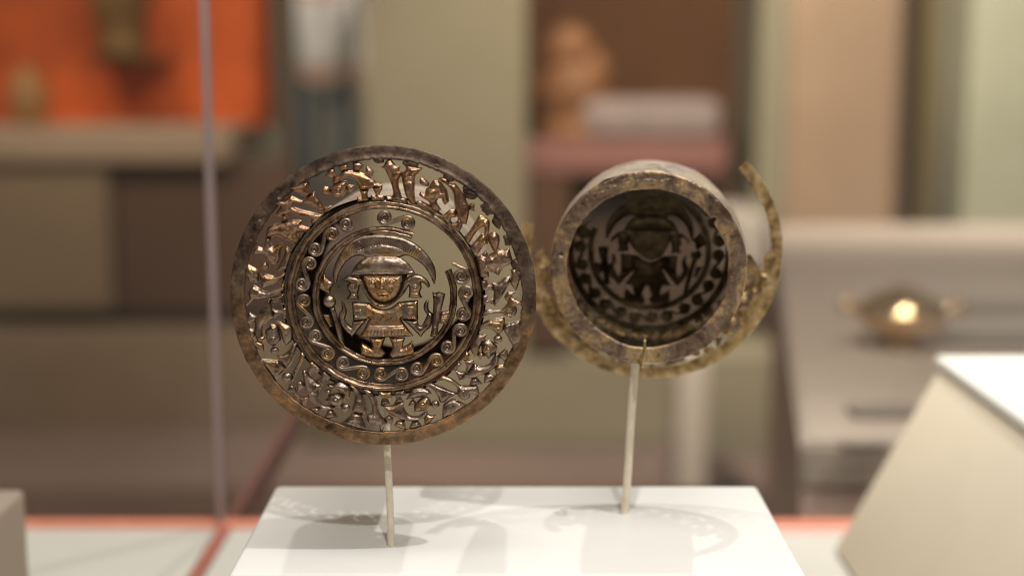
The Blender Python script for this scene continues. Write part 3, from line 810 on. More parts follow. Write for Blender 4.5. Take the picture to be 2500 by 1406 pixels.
    A_('fin', 'I', [(847, 665), (930, 638), (1002, 660), (980, 732), (910, 773), (880, 710)], b, H=5, w=7)
    A_('head', 'I', [(847, 850), (920, 800), (980, 740), (1080, 708), (1180, 728), (1242, 800), (1222, 902), (1160, 982), (1060, 984), (980, 942), (900, 892)], b, H=8, w=11, feats=eye(1075, 850, 78))
    B_('I', 1262, 1000, 88, b)
    b = A_('crested_creature', 'I', [(448, 300), (510, 253), (560, 330), (610, 400), (680, 460), (740, 520), (792, 540), (802, 600), (770, 680), (765, 780), (790, 880), (850, 940), (950, 940), (1062, 982), (1000, 1042), (900, 1042), (780, 1002), (680, 932), (590, 832), (540, 742), (500, 600), (460, 450)],
           H=8, w=10, rough=0.8, feats=[('l', [(610, 700), (740, 710)], 1.1, 1.6), ('l', [(600, 740), (740, 740)], 1.1, -1.4), ('b', 500, 370, 40, 1.5)])
    A_('leg', 'I', [(578, 130), (640, 98), (702, 150), (782, 230), (792, 290), (730, 333), (690, 290), (650, 290), (622, 402), (590, 402), (540, 322), (518, 262), (580, 222), (590, 180)], b, H=5, w=6)
    A_('leg', 'I', [(698, 472), (800, 410), (820, 308), (880, 288), (960, 370), (1003, 400), (940, 503), (880, 440), (852, 480), (832, 582), (780, 562)], b, H=5, w=6)
    for f in ([(338, 488), (440, 488), (492, 580), (440, 622), (360, 695), (345, 600)], [(362, 748), (420, 790), (563, 768), (520, 862), (500, 983), (440, 952), (400, 862)], [(557, 1015), (690, 978), (777, 1010), (767, 1155), (680, 1102)], [(858, 1182), (920, 1050), (1010, 1043), (1103, 1175), (960, 1202), (900, 1202)]):
        A_('fin', 'I', f, b, H=5, w=8)
    # J: left warrior and creature
    b = A_('warrior', 'J', [(608, 1120), (730, 1090), (820, 1020), (870, 940), (962, 868), (942, 1000), (902, 1130), (852, 1250), (780, 1343), (700, 1262)], H=7, w=9, feats=[('l', [(900, 930), (850, 1130), (780, 1290)], 1.4, 2), ('l', [(700, 1160), (760, 1230)], 1, -1.4)])
    A_('head', 'J', [(423, 683), (480, 640), (500, 580), (600, 598), (642, 650), (662, 740), (682, 840), (620, 932), (520, 963), (458, 892), (430, 800)], b, H=7, w=9, feats=eye(560, 825, 55))
    A_('helmet', 'J', [(598, 538), (700, 538), (800, 580), (872, 640), (882, 780), (852, 880), (800, 942), (765, 973), (720, 882), (680, 762), (650, 652)], b, H=8, w=11, rough=0.8)
    B_('J', 570, 1040, 74, b)
    A_('skirt', 'T', [(298, 588), (450, 600), (490, 640), (522, 670), (470, 722), (432, 778), (380, 702)], b, H=5, w=8, feats=[('l', [(350, 620), (430, 730)], 1, -1.5), ('l', [(400, 620), (450, 690)], 1, -1.5)])
    A_('arm', 'T', [(648, 518), (692, 558), (642, 650), (592, 760), (612, 882), (582, 872), (568, 790), (580, 700), (630, 600)], b, H=5, w=6)
    ann.append(ball('bead', 'T', 530, 745, 46, b))
    A_('foot', 'T', [(528, 862), (550, 808), (602, 820), (602, 868)], b, H=4, w=5)
    b = A_('crested_creature', 'J', [(458, 170), (522, 158), (532, 250), (562, 400), (562, 450), (470, 530), (400, 590), (370, 680), (380, 780), (422, 790), (400, 862), (330, 902), (280, 862), (238, 740), (250, 560), (290, 420), (380, 280)], H=7, w=9, feats=[('l', [(490, 200), (520, 420), (400, 560), (350, 700)], 1.5, 2)])
    A_('leg', 'J', [(538, 308), (650, 350), (740, 298), (792, 308), (802, 482), (720, 523), (700, 400), (570, 482), (560, 420)], b, H=4, w=5)
    A_('leg', 'J', [(518, 128), (640, 108), (742, 58), (772, 252), (690, 272), (650, 200), (570, 217), (540, 200)], b, H=4, w=5)
    for f in ([(87, 532), (155, 368), (277, 460), (240, 552), (120, 592)], [(108, 648), (237, 680), (242, 770), (178, 873)], [(187, 910), (290, 873), (382, 930), (387, 1058), (290, 1002), (220, 962)]):
        A_('fin', 'J', f, b, H=4, w=7)
    # K, L: left warriors, coppery and crumpled
    b = A_('warrior', 'K', [(348, 718), (450, 708), (580, 740), (700, 713), (772, 698), (772, 752), (680, 822), (560, 882), (400, 942), (370, 862), (348, 780)], H=8, w=9, rough=0.65, feats=[('l', [(400, 915), (560, 850), (740, 760)], 1.4, 2)])
    A_('leg', 'K', [(148, 1052), (190, 940), (240, 898), (330, 940), (420, 1000), (550, 970), (700, 900), (742, 828), (772, 900), (762, 1002), (680, 1032), (560, 1082), (420, 1112), (320, 1132), (240, 1132), (190, 1182), (132, 1248), (78, 1242), (170, 1142)], b, H=8, w=8, rough=0.7,
       feats=[('l', [(340, 1040), (520, 1020), (700, 950)], 1.4, 1.8), ('l', [(260, 1110), (480, 1060), (680, 1010)], 1.2, 1.8)])
    A_('skirt', 'K', [(108, 702), (108, 620), (150, 548), (230, 590), (332, 670), (322, 852), (240, 852), (168, 822)], b, H=7, w=9, rough=0.7, feats=[('l', [(180, 600), (300, 760)], 1.2, -1.6)])
    B_('K', 437, 582, 68, b)
    A_('plume', 'K', [(638, 642), (700, 520), (760, 400), (790, 270), (820, 248), (893, 360), (852, 500), (802, 642), (700, 652), (598, 667)], b, H=6, w=8, rough=0.7)
    A_('head', 'K', [(248, 377), (270, 290), (340, 248), (410, 280), (460, 110), (560, 98), (550, 170), (580, 245), (670, 205), (742, 178), (763, 250), (720, 290), (702, 380), (692, 460), (642, 532), (560, 543), (480, 482), (440, 400), (400, 370), (330, 372)], b, H=8, w=10, rough=0.65,
       feats=[('l', [(480, 470), (560, 510), (670, 470)], 1.5, 2.4), ('b', 560, 380, 90, 2.5)])
    b = A_('crested_creature', 'L', [(288, 850), (380, 790), (480, 768), (620, 730), (780, 713), (873, 730), (850, 800), (1003, 862), (940, 932), (860, 930), (780, 932), (822, 1042), (780, 1112), (720, 1123), (640, 1072), (570, 1052), (500, 1010), (440, 990), (370, 1010), (300, 1022), (248, 1002)], H=8, w=11, rough=0.65,
           feats=[('l', [(830, 760), (720, 880), (620, 1040)], 1.6, 3), ('l', [(500, 800), (700, 750), (830, 730)], 1.8, 1.8), ('b', 560, 900, 120, 2)])
    b = A_('warrior', 'L', [(428, 430), (500, 398), (580, 392), (690, 308), (760, 340), (860, 390), (932, 378), (960, 340), (1080, 238), (1160, 360), (1242, 500), (1250, 560), (1180, 562), (1060, 512), (950, 462), (830, 450), (718, 458), (740, 498), (900, 550), (1060, 590), (1213, 640), (1182, 692), (1050, 803), (1008, 762),
            (1022, 702), (900, 662), (760, 642), (700, 602), (560, 640), (642, 658), (622, 722), (560, 753), (518, 740), (540, 662), (468, 662), (438, 600), (480, 540), (512, 490), (440, 472)], H=7, w=7, rough=0.7,
           feats=[('l', [(760, 560), (920, 610), (1100, 650)], 2.0, 2), ('l', [(960, 470), (1100, 500), (1200, 545)], 1.6, 2.2), ('l', [(560, 620), (690, 570), (740, 540)], 1.4, 2)])
    A_('arm', 'L', [(638, 200), (760, 148), (870, 98), (973, 88), (1002, 180), (1052, 280), (950, 353), (870, 312), (800, 262)], b, H=7, w=10, rough=0.65)
    A_('foot', 'L', [(1243, 500), (1383, 488), (1222, 640)], b, H=3, w=6)
    return ann, cen

def tube_parts(root, tmat, Lt=0.0735, r0=0.0334, r1=0.0346, belly=0.0):
    """ear tube behind (local -z) the openwork with an inturned flange at its far end, plus lining"""
    n, m = 150, 34
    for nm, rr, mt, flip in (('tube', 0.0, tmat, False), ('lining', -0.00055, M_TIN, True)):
        vs, fs = [], []
        for j in range(m + 1):
            t = j / m
            for k in range(n):
                a = 2 * math.pi * k / n
                q = Vector((math.cos(a) * 3, math.sin(a) * 3, t * 3))
                r = r0 + (r1 - r0) * t + belly * math.sin(math.pi * t) + rr + mnoise.noise(q) * 0.0006 + mnoise.noise(q * 3.5) * 0.00022
                if 0.05 < t < 0.95: r += (mnoise.noise(q * 1.7 + Vector((9, 0, 0)))) * 0.0003
                vs.append((r * math.cos(a), r * math.sin(a), -0.0006 - t * Lt))
        for j in range(m):
            for k in range(n):
                a = j * n + k; b = j * n + (k + 1) % n
                f = (a, a + n, b + n, b)
                fs.append(f[::-1] if flip else f)
        link(nm, mesh_from(nm, vs, fs), mt, root, sharp=180)
    # flange: sheet with ragged inner edge, hole and crack, in photo units then moved back
    R1 = r1 / S
    outer, inner = [], []
    for k in range(170):
        a = 2 * math.pi * k / 170
        q = Vector((math.cos(a) * 2.5, math.sin(a) * 2.5, 4))
        outer.append(((R1 + 1.0 + mnoise.noise(q) * 2.4 + mnoise.noise(q * 5) * 1.2) * math.cos(a), (R1 + 1.0 + mnoise.noise(q) * 2.4 + mnoise.noise(q * 5) * 1.2) * math.sin(a)))
        ri = R1 * 0.82 + mnoise.noise(q + Vector((3, 3, 3))) * 4.5 + mnoise.noise(q * 6) * 1.6
        if abs(math.degrees(a) - 218) < 1.8: ri += 19         # crack (upper right as seen from the far side)
        inner.append((ri * math.cos(a), ri * math.sin(a)))
    ha = R_(-9)                                              # pin hole
    hc = (R1 * 0.90 * math.cos(ha), R1 * 0.90 * math.sin(ha))
    hole = [(hc[0] + 3.6 * math.cos(w), hc[1] + 3.6 * math.sin(w)) for w in [2 * math.pi * k / 12 for k in range(12)]]
    fe = [('l', [((R1 * 0.9) * math.cos(R_(x)), (R1 * 0.9) * math.sin(R_(x))) for x in range(240, 310, 5)], 3.0, 2.0),
          ('o', 0, 0, R1 - 4, 2.0, 1.5)]
    me = sheet('flange', [np.array(outer), np.array(inner), np.array(hole)], H=3.0, w=5, feats=fe, rough=1.6, step=4.2, seed=4.2, thick=2.5, hollow=0.9)
    me.transform(Matrix.Rotation(math.pi, 4, 'X'))
    me.transform(Matrix.Translation((0, 0, -0.0006 - Lt)))
    link('flange', me, M_FLANGE, root, sharp=60)

def frame_matrix(origin, nrm):
    z = nrm.normalized()
    x = Vector((0, 0, 1)).cross(z).normalized()
    y = z.cross(x)
    m = Matrix((x, y, z)).transposed().to_4x4()
    m.translation = origin
    return m

# ------------------------------------------------------------------ left ear ornament (face towards us)
Ldisc = CAM + ray(936, 725) * 0.47
Lback = CAM + ray(973, 666) * 0.544
left = empty('ear_ornament', frame_matrix(Ldisc, Ldisc - Lback) @ Matrix.Diagonal((1.01, 0.998, 1, 1)))
tag(left, 'round openwork ear ornament seen from its front, helmeted figure inside rings of scrolls and creatures', 'ear ornament', 'pair of pierced metal ear ornaments')
ann, cen = build_openwork(left)
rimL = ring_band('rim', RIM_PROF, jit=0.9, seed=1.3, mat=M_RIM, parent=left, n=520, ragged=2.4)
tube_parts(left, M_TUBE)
# corroded lumps bridging rim and frieze
def lump(cx, cy, r, h, parent, squash=0.7, seed=1.0):
    u, v = (cx - CX), -(cy - CY) * VY
    q_ = math.hypot(u, v); q2_ = max(q_, 330.0) if q_ > 300 else q_
    u, v = u * q2_ / q_, v * q2_ / q_
    lp = []
    for k in range(26):
        a = 2 * math.pi * k / 26
        rr = r * (1 + 0.35 * mnoise.noise(Vector((math.cos(a) * 1.6 + seed, math.sin(a) * 1.6, seed))))
        ang = math.atan2(v, u)
        x, y = rr * squash * math.cos(a), rr * math.sin(a)
        lp.append((u + x * math.cos(ang) - y * math.sin(ang), v + x * math.sin(ang) + y * math.cos(ang)))
    me = sheet('corrosion_lump', [np.array(lp)], H=h, w=r * 0.6, rough=1.4, step=2.6, seed=seed, z0=1)
    return link('corrosion_lump', me, M_RIM, parent)
for i, (x, y, r, h) in enumerate([(930, 389, 13, 5), (1004, 400, 18, 5), (1095, 432, 14, 5), (1145, 470, 20, 6), (1178, 515, 18, 5), (1203, 545, 15, 5), (1240, 648, 18, 6), (1253, 668, 14, 5),
                                  (745, 455, 20, 5), (690, 487, 14, 5), (640, 545, 16, 5), (620, 590, 16, 4), (612, 660, 14, 4), (1222, 590, 14, 4), (1065, 408, 14, 4), (640, 880, 14, 4), (725, 960, 14, 4), (1100, 1000, 14, 4)]):
    lump(x, y, r, h, left, seed=i * 1.9 + 0.3)

# ------------------------------------------------------------------ right ear ornament (back towards us)
Rfl = CAM + ray(1581, 656) * 0.505
Rdisc = CAM + ray(1588, 613) * 0.547
right = empty('ear_ornament', frame_matrix(Rdisc, Rdisc - Rfl))
tag(right, 'broken ear ornament turned away, open dark tube in front and ragged gilt rim behind', 'ear ornament', 'pair of pierced metal ear ornaments')
tube_parts(right, M_TUBE, Lt=0.0425, r0=0.0350, r1=0.0346, belly=0.0006)
newp = {}
def copy_part(o, parent, mat):
    c = o.copy()
    col.objects.link(c)
    c.parent = parent
    if mat is not None:
        c.material_slots[0].link = 'OBJECT'
        c.material_slots[0].material = mat
    newp[o.name] = c
    return c
for o in cen:
    if o.parent == left:
        copy_part(o, right, M_DBACK)
for o in cen:
    if o.parent != left:
        copy_part(o, newp[o.parent.name], M_DBACK)
def cen_angle(o):
    n = len(o.data.vertices)
    a = np.zeros(n * 3); o.data.vertices.foreach_get('co', a); a = a.reshape(-1, 3).mean(0)
    return math.degrees(math.atan2(a[1], a[0])) % 360
# the upper part of the frieze is lost; what is left runs from the lower left round to the right
keepers = [o for o in ann if 182 < cen_angle(o) < 372]
for o in keepers:
    if o.parent == left: copy_part(o, right, M_BACK)
for o in keepers:
    if o.parent != left: copy_part(o, newp.get(o.parent.name, right), M_BACK)
rimR = ring_band('rim', [(369 - (369 - r_) * 0.92, z_) for r_, z_ in RIM_PROF], a0=135.5, a1=372, jit=1.2, seed=9.1, mat=M_BACK, parent=right, n=330, ragged=1.3)
rimR['label'] = 'broken rim, its upper arc missing, one bare end curling up at the right'
# torn sheet along the lower right
for i, (a, r, s_) in enumerate([(207, 318, 24), (184, 318, 26), (318, 318, 30), (350, 318, 22), (335, 322, 28), (328, 316, 26)]):
    x = CX + r * math.cos(R_(a)); y = CY - r * math.sin(R_(a)) / VY
    o = lump(x, y, s_, 4, right, 0.55, seed=20 + i * 1.3)
    o.name = 'torn_sheet'; o.data.materials[0] = M_BACK

# ------------------------------------------------------------------ plinth, rods
plinth = link('plinth', box_mesh('plinth', (-0.0951, -0.0485, 0), (0.0951, 0.0485, 0.10), 0.0022, 4), M_WHITE, None, sharp=80)
plinth.location = (0.0017, 0.4925, -0.1)
tag(plinth, 'low white plinth with soft edges carrying the two ornaments', 'plinth')

def rod(p0, p1, r, label, extra=None):
    root = bpy.data.objects.new('mount_rod', None); col.objects.link(root); root.location = p0
    n = 14
    pts = []
    for i in range(n + 1):
        t = i / n
        p = Vector((0, 0, 0)).lerp(p1 - p0, t)
        p.x += math.sin(t * 7) * 0.00012
        pts.append(p)
    vs, fs = sweep(pts, [r * (1 + 0.03 * math.sin(i * 2.1)) for i in range(n + 1)], 20)
    link('rod', mesh_from('rod', vs, fs), M_ROD, root)
    tag(root, label, 'mount')
    return root
lb = atz(955, 1331, 0.0)
rodL = rod(lb, Vector((atz(955, 1331, 0).x - 0.0013, lb.y + 0.001, Ldisc.z - 0.0335)), 0.00125, 'cream painted rod holding up the ornament that faces front')
rb = atz(1525, 1252, 0.0)
top = at(1552, 868, rb.y + 0.0)
rodR = rod(rb, top, 0.0015, 'cream painted rod with a brass wire hook holding the turned ornament')
hk = []
hx, hy0 = at(1571, 860, 0.4995), None
ctr = CAM + ray(1571, 862) * 0.5035
for k in range(25):
    a = R_(-100 + 320 * k / 24)
    hk.append(ctr - rodR.location + Vector((0.0006 * math.sin(a * 0.5), -0.0018 * math.cos(a), 0.0048 * math.sin(a))))
hk.append(hk[-1] + Vector((-0.001, 0.002, -0.0015)))
vs, fs = sweep(hk, [0.00055] * len(hk), 10)
link('hook', mesh_from('hook', vs, fs), M_BRASS, rodR)
hk2 = [top - rodR.location + Vector((0, 0, -0.001)), ctr - rodR.location + Vector((-0.0008, 0.001, -0.0042))]
vs, fs = sweep(hk2, [0.0009, 0.0006], 10)
link('hook_shank', mesh_from('hook_shank', vs, fs), M_BRASS, rodR)

# ------------------------------------------------------------------ case base, rails, glass
DECK = -0.10
M_DECK = plain('pale_case_floor', (0.52, 0.51, 0.46), 0.5, 0.02, 12)
M_CORAL = plain('coral_rail_paint', (0.66, 0.25, 0.17), 0.45, 0.10, 20)
M_CORALP = plain('pale_coral_rail_paint', (0.72, 0.42, 0.36), 0.5, 0.08, 20)
yr = 0.783
cx_ = atz(541, 1287, DECK + 0.004).x
o = box('case_floor', (cx_ + 0.004, -0.1, DECK - 0.02), (0.62, yr - 0.004, DECK), M_DECK); tag(o, kind='structure')
o = box('case_floor', (-0.75, -0.1, DECK - 0.02), (cx_ - 0.004, yr - 0.004, DECK), M_DECK); tag(o, kind='structure')
fr = bpy.data.objects.new('coral_railing', None); col.objects.link(fr); fr.location = (cx_, yr, DECK)
tag(fr, 'coral painted metal rails along the edges of the showcase floor', 'rail')
def rel(o, root):
    o.parent = root
    return o
for nm, lo, hi, mt in (('cross_rail', (-0.55, -0.004, -0.02), (0.75, 0.006, 0.003), M_CORAL),
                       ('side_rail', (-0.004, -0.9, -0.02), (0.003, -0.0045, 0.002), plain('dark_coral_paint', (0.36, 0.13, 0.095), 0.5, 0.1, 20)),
                       ('rear_rail', (-0.004, 0.0065, -0.02), (0.001, 0.50, 0.0), plain('dull_coral_paint', (0.16, 0.06, 0.05), 0.6, 0.1, 6)),  # dull bar standing in for the side rail's reflection in the glass
                       ('sealing_strip', (0.30, -0.013, -0.019), (0.75, -0.0045, 0.0015), M_CORALP)):
    me = box_mesh(nm, lo, hi, 0.0008, 2)
    link(nm, me, mt, fr)

def glass_mat():
    m = bpy.data.materials.new('case_glass'); m.use_nodes = True
    nt = m.node_tree; nt.nodes.clear()
    out = nt.nodes.new('ShaderNodeOutputMaterial')
    tr = nt.nodes.new('ShaderNodeBsdfTransparent'); tr.inputs[0].default_value = (0.95, 0.955, 0.94, 1)
    gl = nt.nodes.new('ShaderNodeBsdfGlossy'); gl.inputs['Roughness'].default_value = 0.32
    mx = nt.nodes.new('ShaderNodeMixShader'); mx.inputs[0].default_value = 0.03
    nt.links.new(tr.outputs[0], mx.inputs[1]); nt.links.new(gl.outputs[0], mx.inputs[2]); nt.links.new(mx.outputs[0], out.inputs[0])
    return m
M_GLASS = glass_mat()
M_EDGE = plain('mauve_glass_edge', (0.38, 0.30, 0.31), 0.4, 0.12, 6)
g = bpy.data.objects.new('glass_wall', None); col.objects.link(g); g.location = (cx_, yr, DECK + 0.003)
tag(g, 'glass back wall of the showcase with a mauve grey corner edge', 'glass wall')
link('pane', box_mesh('pane', (-0.55, 0.001, 0), (-0.0050, 0.005, 1.3)), M_GLASS, g, smooth=False)
link('pane', box_mesh('pane', (-0.0008, 0.001, 0), (0.75, 0.005, 1.3)), M_GLASS, g, smooth=False)
link('glass_edge', box_mesh('glass_edge', (-0.0046, -0.003, 0), (-0.0012, 0.005, 1.3), 0.0004, 1), M_EDGE, g)

# right wedge-shaped stand
M_CREAM = plain('cream_stand_paint', (0.50, 0.44, 0.34), 0.55, 0.03, 6)
tb = atz(2300, 880, 0.0)                      # top back-left corner
bb = atz(2030, 1345, DECK)
x0t, yt = tb.x, tb.y
x0b, yb = bb.x, bb.y
bm = bmesh.new()
prof_t = [(x0t, yt), (x0t + 0.35, yt), (x0t + 0.35, 0.30), (x0t, 0.30)]
prof_b = [(x0b, yb), (x0t + 0.42, yb), (x0t + 0.42, 0.25), (x0b, 0.25)]
org = Vector(((x0t + x0b) / 2 + 0.17, 0.5, DECK))
vt = [bm.verts.new(Vector((x, y, 0.0)) - org) for x, y in prof_t]
vb = [bm.verts.new(Vector((x, y, DECK)) - org) for x, y in prof_b]
bm.faces.new(vt[::-1]); bm.faces.new(vb)
for i in range(4):
    bm.faces.new((vt[i], vt[(i + 1) % 4], vb[(i + 1) % 4], vb[i]))
bmesh.ops.recalc_face_normals(bm, faces=bm.faces[:])
bmesh.ops.bevel(bm, geom=bm.edges[:], offset=0.003, segments=3, affect='EDGES')
me = bpy.data.meshes.new('display_block'); bm.to_mesh(me); bm.free()
o = link('display_block', me, M_CREAM, None, sharp=80); o.location = org
tag(o, 'large cream block with sloping side and white top at the right edge', 'display block')
cap = link('cap', box_mesh('cap', (x0t - 0.0035 - org.x, 0.295 - org.y, -0.0045 - org.z), (x0t + 0.352 - org.x, yt + 0.0035 - org.y, 0.0025 - org.z), 0.0028, 4), M_WHITE, o, sharp=80)

# left small block
pl = atz(62, 1192, -0.03)
o = box('display_block', (pl.x - 0.12, pl.y - 0.16, DECK), (pl.x, pl.y, -0.03), plain('taupe_block_paint', (0.30, 0.24, 0.19), 0.6, 0.03, 9), 0.003)
tag(o, 'small taupe block at the lower left edge beside the coral frame', 'display block')

# ------------------------------------------------------------------ gallery behind
FLOOR = -0.90
M_CARPET = plain('mauve_brown_carpet', (0.165, 0.112, 0.098), 0.95, 0.12, 1.2)
o = box('floor_runner', (-5, 0.9, FLOOR - 0.02), (5, 3.38, FLOOR + 0.006), plain('dark_brown_runner', (0.085, 0.048, 0.036), 0.95, 0.15, 2)); tag(o, kind='structure')  # darker sheet that paints the cabinet's shadow onto the near floor
o = box('floor', (-9, 0.9, FLOOR - 0.05), (9, 16, FLOOR), M_CARPET); tag(o, kind='structure')
# cabinet under our case so nothing floats
o = box('case_cabinet', (-0.8, -0.12, FLOOR), (0.8, yr + 0.006, DECK - 0.0205), plain('dark_cabinet_paint', (0.05, 0.04, 0.035), 0.6, 0.1, 3))
tag(o, 'dark cabinet carrying the showcase floor', 'cabinet')

M_KHAKI = plain('khaki_wall_paint', (0.205, 0.175, 0.122), 0.85, 0.05, 2.0)
M_BROWN = plain('brown_niche_paint', (0.085, 0.032, 0.009), 0.85, 0.22, 2.2)
M_ORANGE = plain('orange_case_paint', (0.50, 0.088, 0.016), 0.8, 0.5, 1.5)
M_MAUVE = plain('mauve_plinth_paint', (0.21, 0.095, 0.083), 0.8, 0.06, 3)
M_TAUPE = plain('taupe_wall_paint', (0.36, 0.245, 0.17), 0.85, 0.10, 2.5)
M_DARKB = plain('dark_brown_wall_paint', (0.07, 0.048, 0.03), 0.85, 0.15, 1.5)
M_OLIVE = plain('olive_brown_wall_paint', (0.125, 0.095, 0.055), 0.85, 0.12, 1.5)
M_PINKW = plain('pinkish_white_block_paint', (0.24, 0.185, 0.175), 0.7, 0.10, 8)

def pbox(name, x0, y0, x1, y1, Y, depth, mat, bev=0.0):
    """box whose front face, at distance Y, spans those picture points"""
    a = at(x0, y0, Y); b = at(x1, y1, Y)
    return box(name, (a.x, Y, b.z), (b.x, Y + depth, a.z), mat, bev)

D = 3.8
# central khaki wall with a brown niche
wall = bpy.data.objects.new('display_wall', None); col.objects.link(wall)
base = at(1250, 700, D); wall.location = (0, D, FLOOR)
tag(wall, 'khaki display wall behind the ornaments with a tall brown niche', 'display wall')
def wp(name, x0, y0, x1, y1, dy0, dy1, mat):
    a = at(x0, y0, D); b = at(x1, y1, D)
    lo = Vector((a.x, dy0, max(b.z - FLOOR, 0))); hi = Vector((b.x, dy1, a.z - FLOOR))
    return link(name, box_mesh(name, lo, hi), mat, wall, smooth=False)
wp('pier', 880, -500, 1283, 1095, 0, 0.5, M_KHAKI)
wp('pier', 1872, -500, 1945, 540, 0, 0.5, plain('pale_khaki_pier_paint', (0.25, 0.225, 0.16), 0.85, 0.04, 2))
wp('niche_back', 1283, -500, 1872, 880, 0.44, 0.5, M_BROWN)
wp('parapet', 1283, 882, 1900, 1095, 0, 0.5, M_KHAKI)
wp('skirting', 740, 1096, 1700, 1150, -0.02, 0.5, M_MAUVE)
wp('side_panel', 735, 780, 879, 1095, 0.01, 0.5, M_OLIVE)

# things in the niche
def nb(name, x0, y0, x1, y1, Y, depth, mat, label, cat, bev=0.02):
    o = pbox(name, x0, y0, x1, y1, Y, depth, mat, bev); tag(o, label, cat); return o
nb('mauve_plinth', 1284, 345, 1775, 428, D + 0.05, 0.34, M_MAUVE, 'mauve shelf block across the brown niche', 'shelf block', 0.01)
nb('pinkish_panel', 1395, 470, 1868, 880, D + 0.2, 0.2, plain('pinkish_brown_paint', (0.060, 0.034, 0.023), 0.8, 0.08, 3), 'pinkish brown panel low in the niche behind the right ornament', 'panel', 0.01)
nb('brown_panel', 1288, 432, 1392, 850, D + 0.03, 0.1, plain('warm_brown_panel_paint', (0.07, 0.03, 0.014), 0.8, 0.1, 3), 'warm brown panel low at the left of the niche', 'panel', 0.004)  # added in front of the niche back, clear of the mauve block's shade
nb('pale_post', 1655, 884, 1722, 1200, 2.9, 0.1, plain('pale_post_paint', (0.42, 0.36, 0.31), 0.7, 0.05, 3), 'pale upright post behind the right mount rod', 'post', 0.004)
nb('pale_table', 1785, 528, 1872, 668, 3.1, 0.3, plain('pale_table_paint', (0.36, 0.31, 0.28), 0.7, 0.05, 3), 'pale box seen between the ragged rim and the grey counter', 'box', 0.01)
nb('olive_cabinet', 1724, 870, 1905, 1112, 3.0, 0.3, M_KHAKI, 'olive cabinet side between the ornament and the grey counter', 'cabinet', 0.004)
nb('pale_block', 1420, 243, 1762, 344, D + 0.08, 0.22, M_PINKW, 'pinkish white block lying on the mauve plinth', 'block', 0.03)
# seated clay figure
def clay_figure():
    bm = bmesh.new()
    Y = D + 0.16
    c = at(1400, 240, Y); rt = at(1400, 344, Y)
    def blob(px, py, rx, ry, rz=None):
        p = at(px, py, Y); s = D / FPX
        r = bmesh.ops.create_icosphere(bm, subdivisions=3, radius=1)
        for v in r['verts']:
            k = 1 + 0.1 * mnoise.noise(v.co * 1.8 + Vector((px * 0.01, 0, 0)))
            v.co = Vector((v.co.x * rx * s * k, v.co.y * (rz or rx) * s * 0.8 * k, v.co.z * ry * s * k)) + p - Vector((rt.x, Y, rt.z))
    blob(1390, 120, 62, 62); blob(1400, 230, 85, 90); blob(1450, 180, 40, 60); blob(1400, 320, 92, 45); blob(1345, 270, 30, 60)
    me = bpy.data.meshes.new('clay_figure'); bm.to_mesh(me); bm.free()
    m = me
    o = link('clay_figure', me, plain('terracotta', (0.20, 0.085, 0.035), 0.6, 0.3, 9), None)
    rm = o.modifiers.new('remesh', 'REMESH'); rm.mode = 'VOXEL'; rm.voxel_size = 0.006; rm.use_smooth_shade = True
    o.location = (rt.x, Y, rt.z)
    tag(o, 'rounded terracotta seated figure at the left of the niche', 'figure')
clay_figure()

# right: taupe wall, dark jamb, yellow panel, pale green glass cabinet
nb('taupe_wall', 1946, -400, 2290, 560, 3.78, 0.3, M_TAUPE, 'plain brown taupe wall panel right of the niche pier', 'wall panel', 0.004)
nb('dark_jamb', 2278, -400, 2312, 560, 3.3, 0.12, M_DARKB, 'narrow dark upright jamb beside the yellow panel', 'jamb', 0.004)
nb('yellow_panel', 2313, -400, 2392, 575, 3.2, 0.1, plain('yellow_ochre_panel_paint', (0.50, 0.42, 0.17), 0.7, 0.08, 2), 'narrow upright yellow ochre panel at right', 'panel', 0.004)
nb('glass_cabinet', 2396, -400, 2650, 640, 2.9, 0.25, plain('pale_green_glass_panel', (0.41, 0.405, 0.31), 0.4, 0.1, 2.5), 'pale green glowing cabinet front at the far right edge', 'cabinet', 0.006)
# low taupe counter with the gold vessel
DK2 = -0.10
p1 = atz(1885, 548, DK2); p2 = atz(1955, 1080, DK2); p3 = atz(2700, 1080, DK2); p4 = atz(2700, 548, DK2)
org = (p1 + p2 + p3 + p4) / 4; org.z = DK2 - 0.20
bm = bmesh.new()
T_ = [bm.verts.new(Vector((p.x, p.y, DK2)) - org) for p in (p1, p2, p3, p4)]
B_2 = [bm.verts.new(Vector((p.x, p.y, DK2 - 0.035)) - org) for p in (p1, p2, p3, p4)]
bm.faces.new(T_); bm.faces.new(B_2[::-1])
for i in range(4): bm.faces.new((T_[i], B_2[i], B_2[(i + 1) % 4], T_[(i + 1) % 4]))
bmesh.ops.recalc_face_normals(bm, faces=bm.faces[:])
bmesh.ops.bevel(bm, geom=bm.edges[:], offset=0.004, segments=2, affect='EDGES')
me = bpy.data.meshes.new('counter'); bm.to_mesh(me); bm.free()
M_CTR = plain('warm_grey_counter_paint', (0.43, 0.355, 0.31), 0.6, 0.05, 4)
counter = o = link('counter', me, M_CTR); o.location = org
tag(o, 'warm grey counter top carrying the shiny gold vessel', 'counter')
# dark grey strips on the counter; the two short ones are painted shadows
for i, (x0, y0, x1, y1) in enumerate([(2085, 990, 2230, 1012), (2060, 1078, 2160, 1090), (2320, 742, 2700, 762), (2330, 805, 2700, 838)]):
    a = atz(x0, y1, DK2 + 0.004); b = atz(x1, y0, DK2 + 0.004)
    o = box('caption_strip', (a.x, a.y, DK2 + 0.0005), (b.x, b.y, DK2 + 0.006), plain('dark_grey_strip', (0.22, 0.19, 0.165), 0.6, 0.05, 5), 0.001)
    tag(o, ['dark strip on the counter right behind the cream block', 'short dark strip on the counter nearest the coral frame', 'long dark strip on the counter beside the gold vessel', 'long dark strip nearer than the one beside the gold vessel'][i], 'strip', 'dark strips on the grey counter')

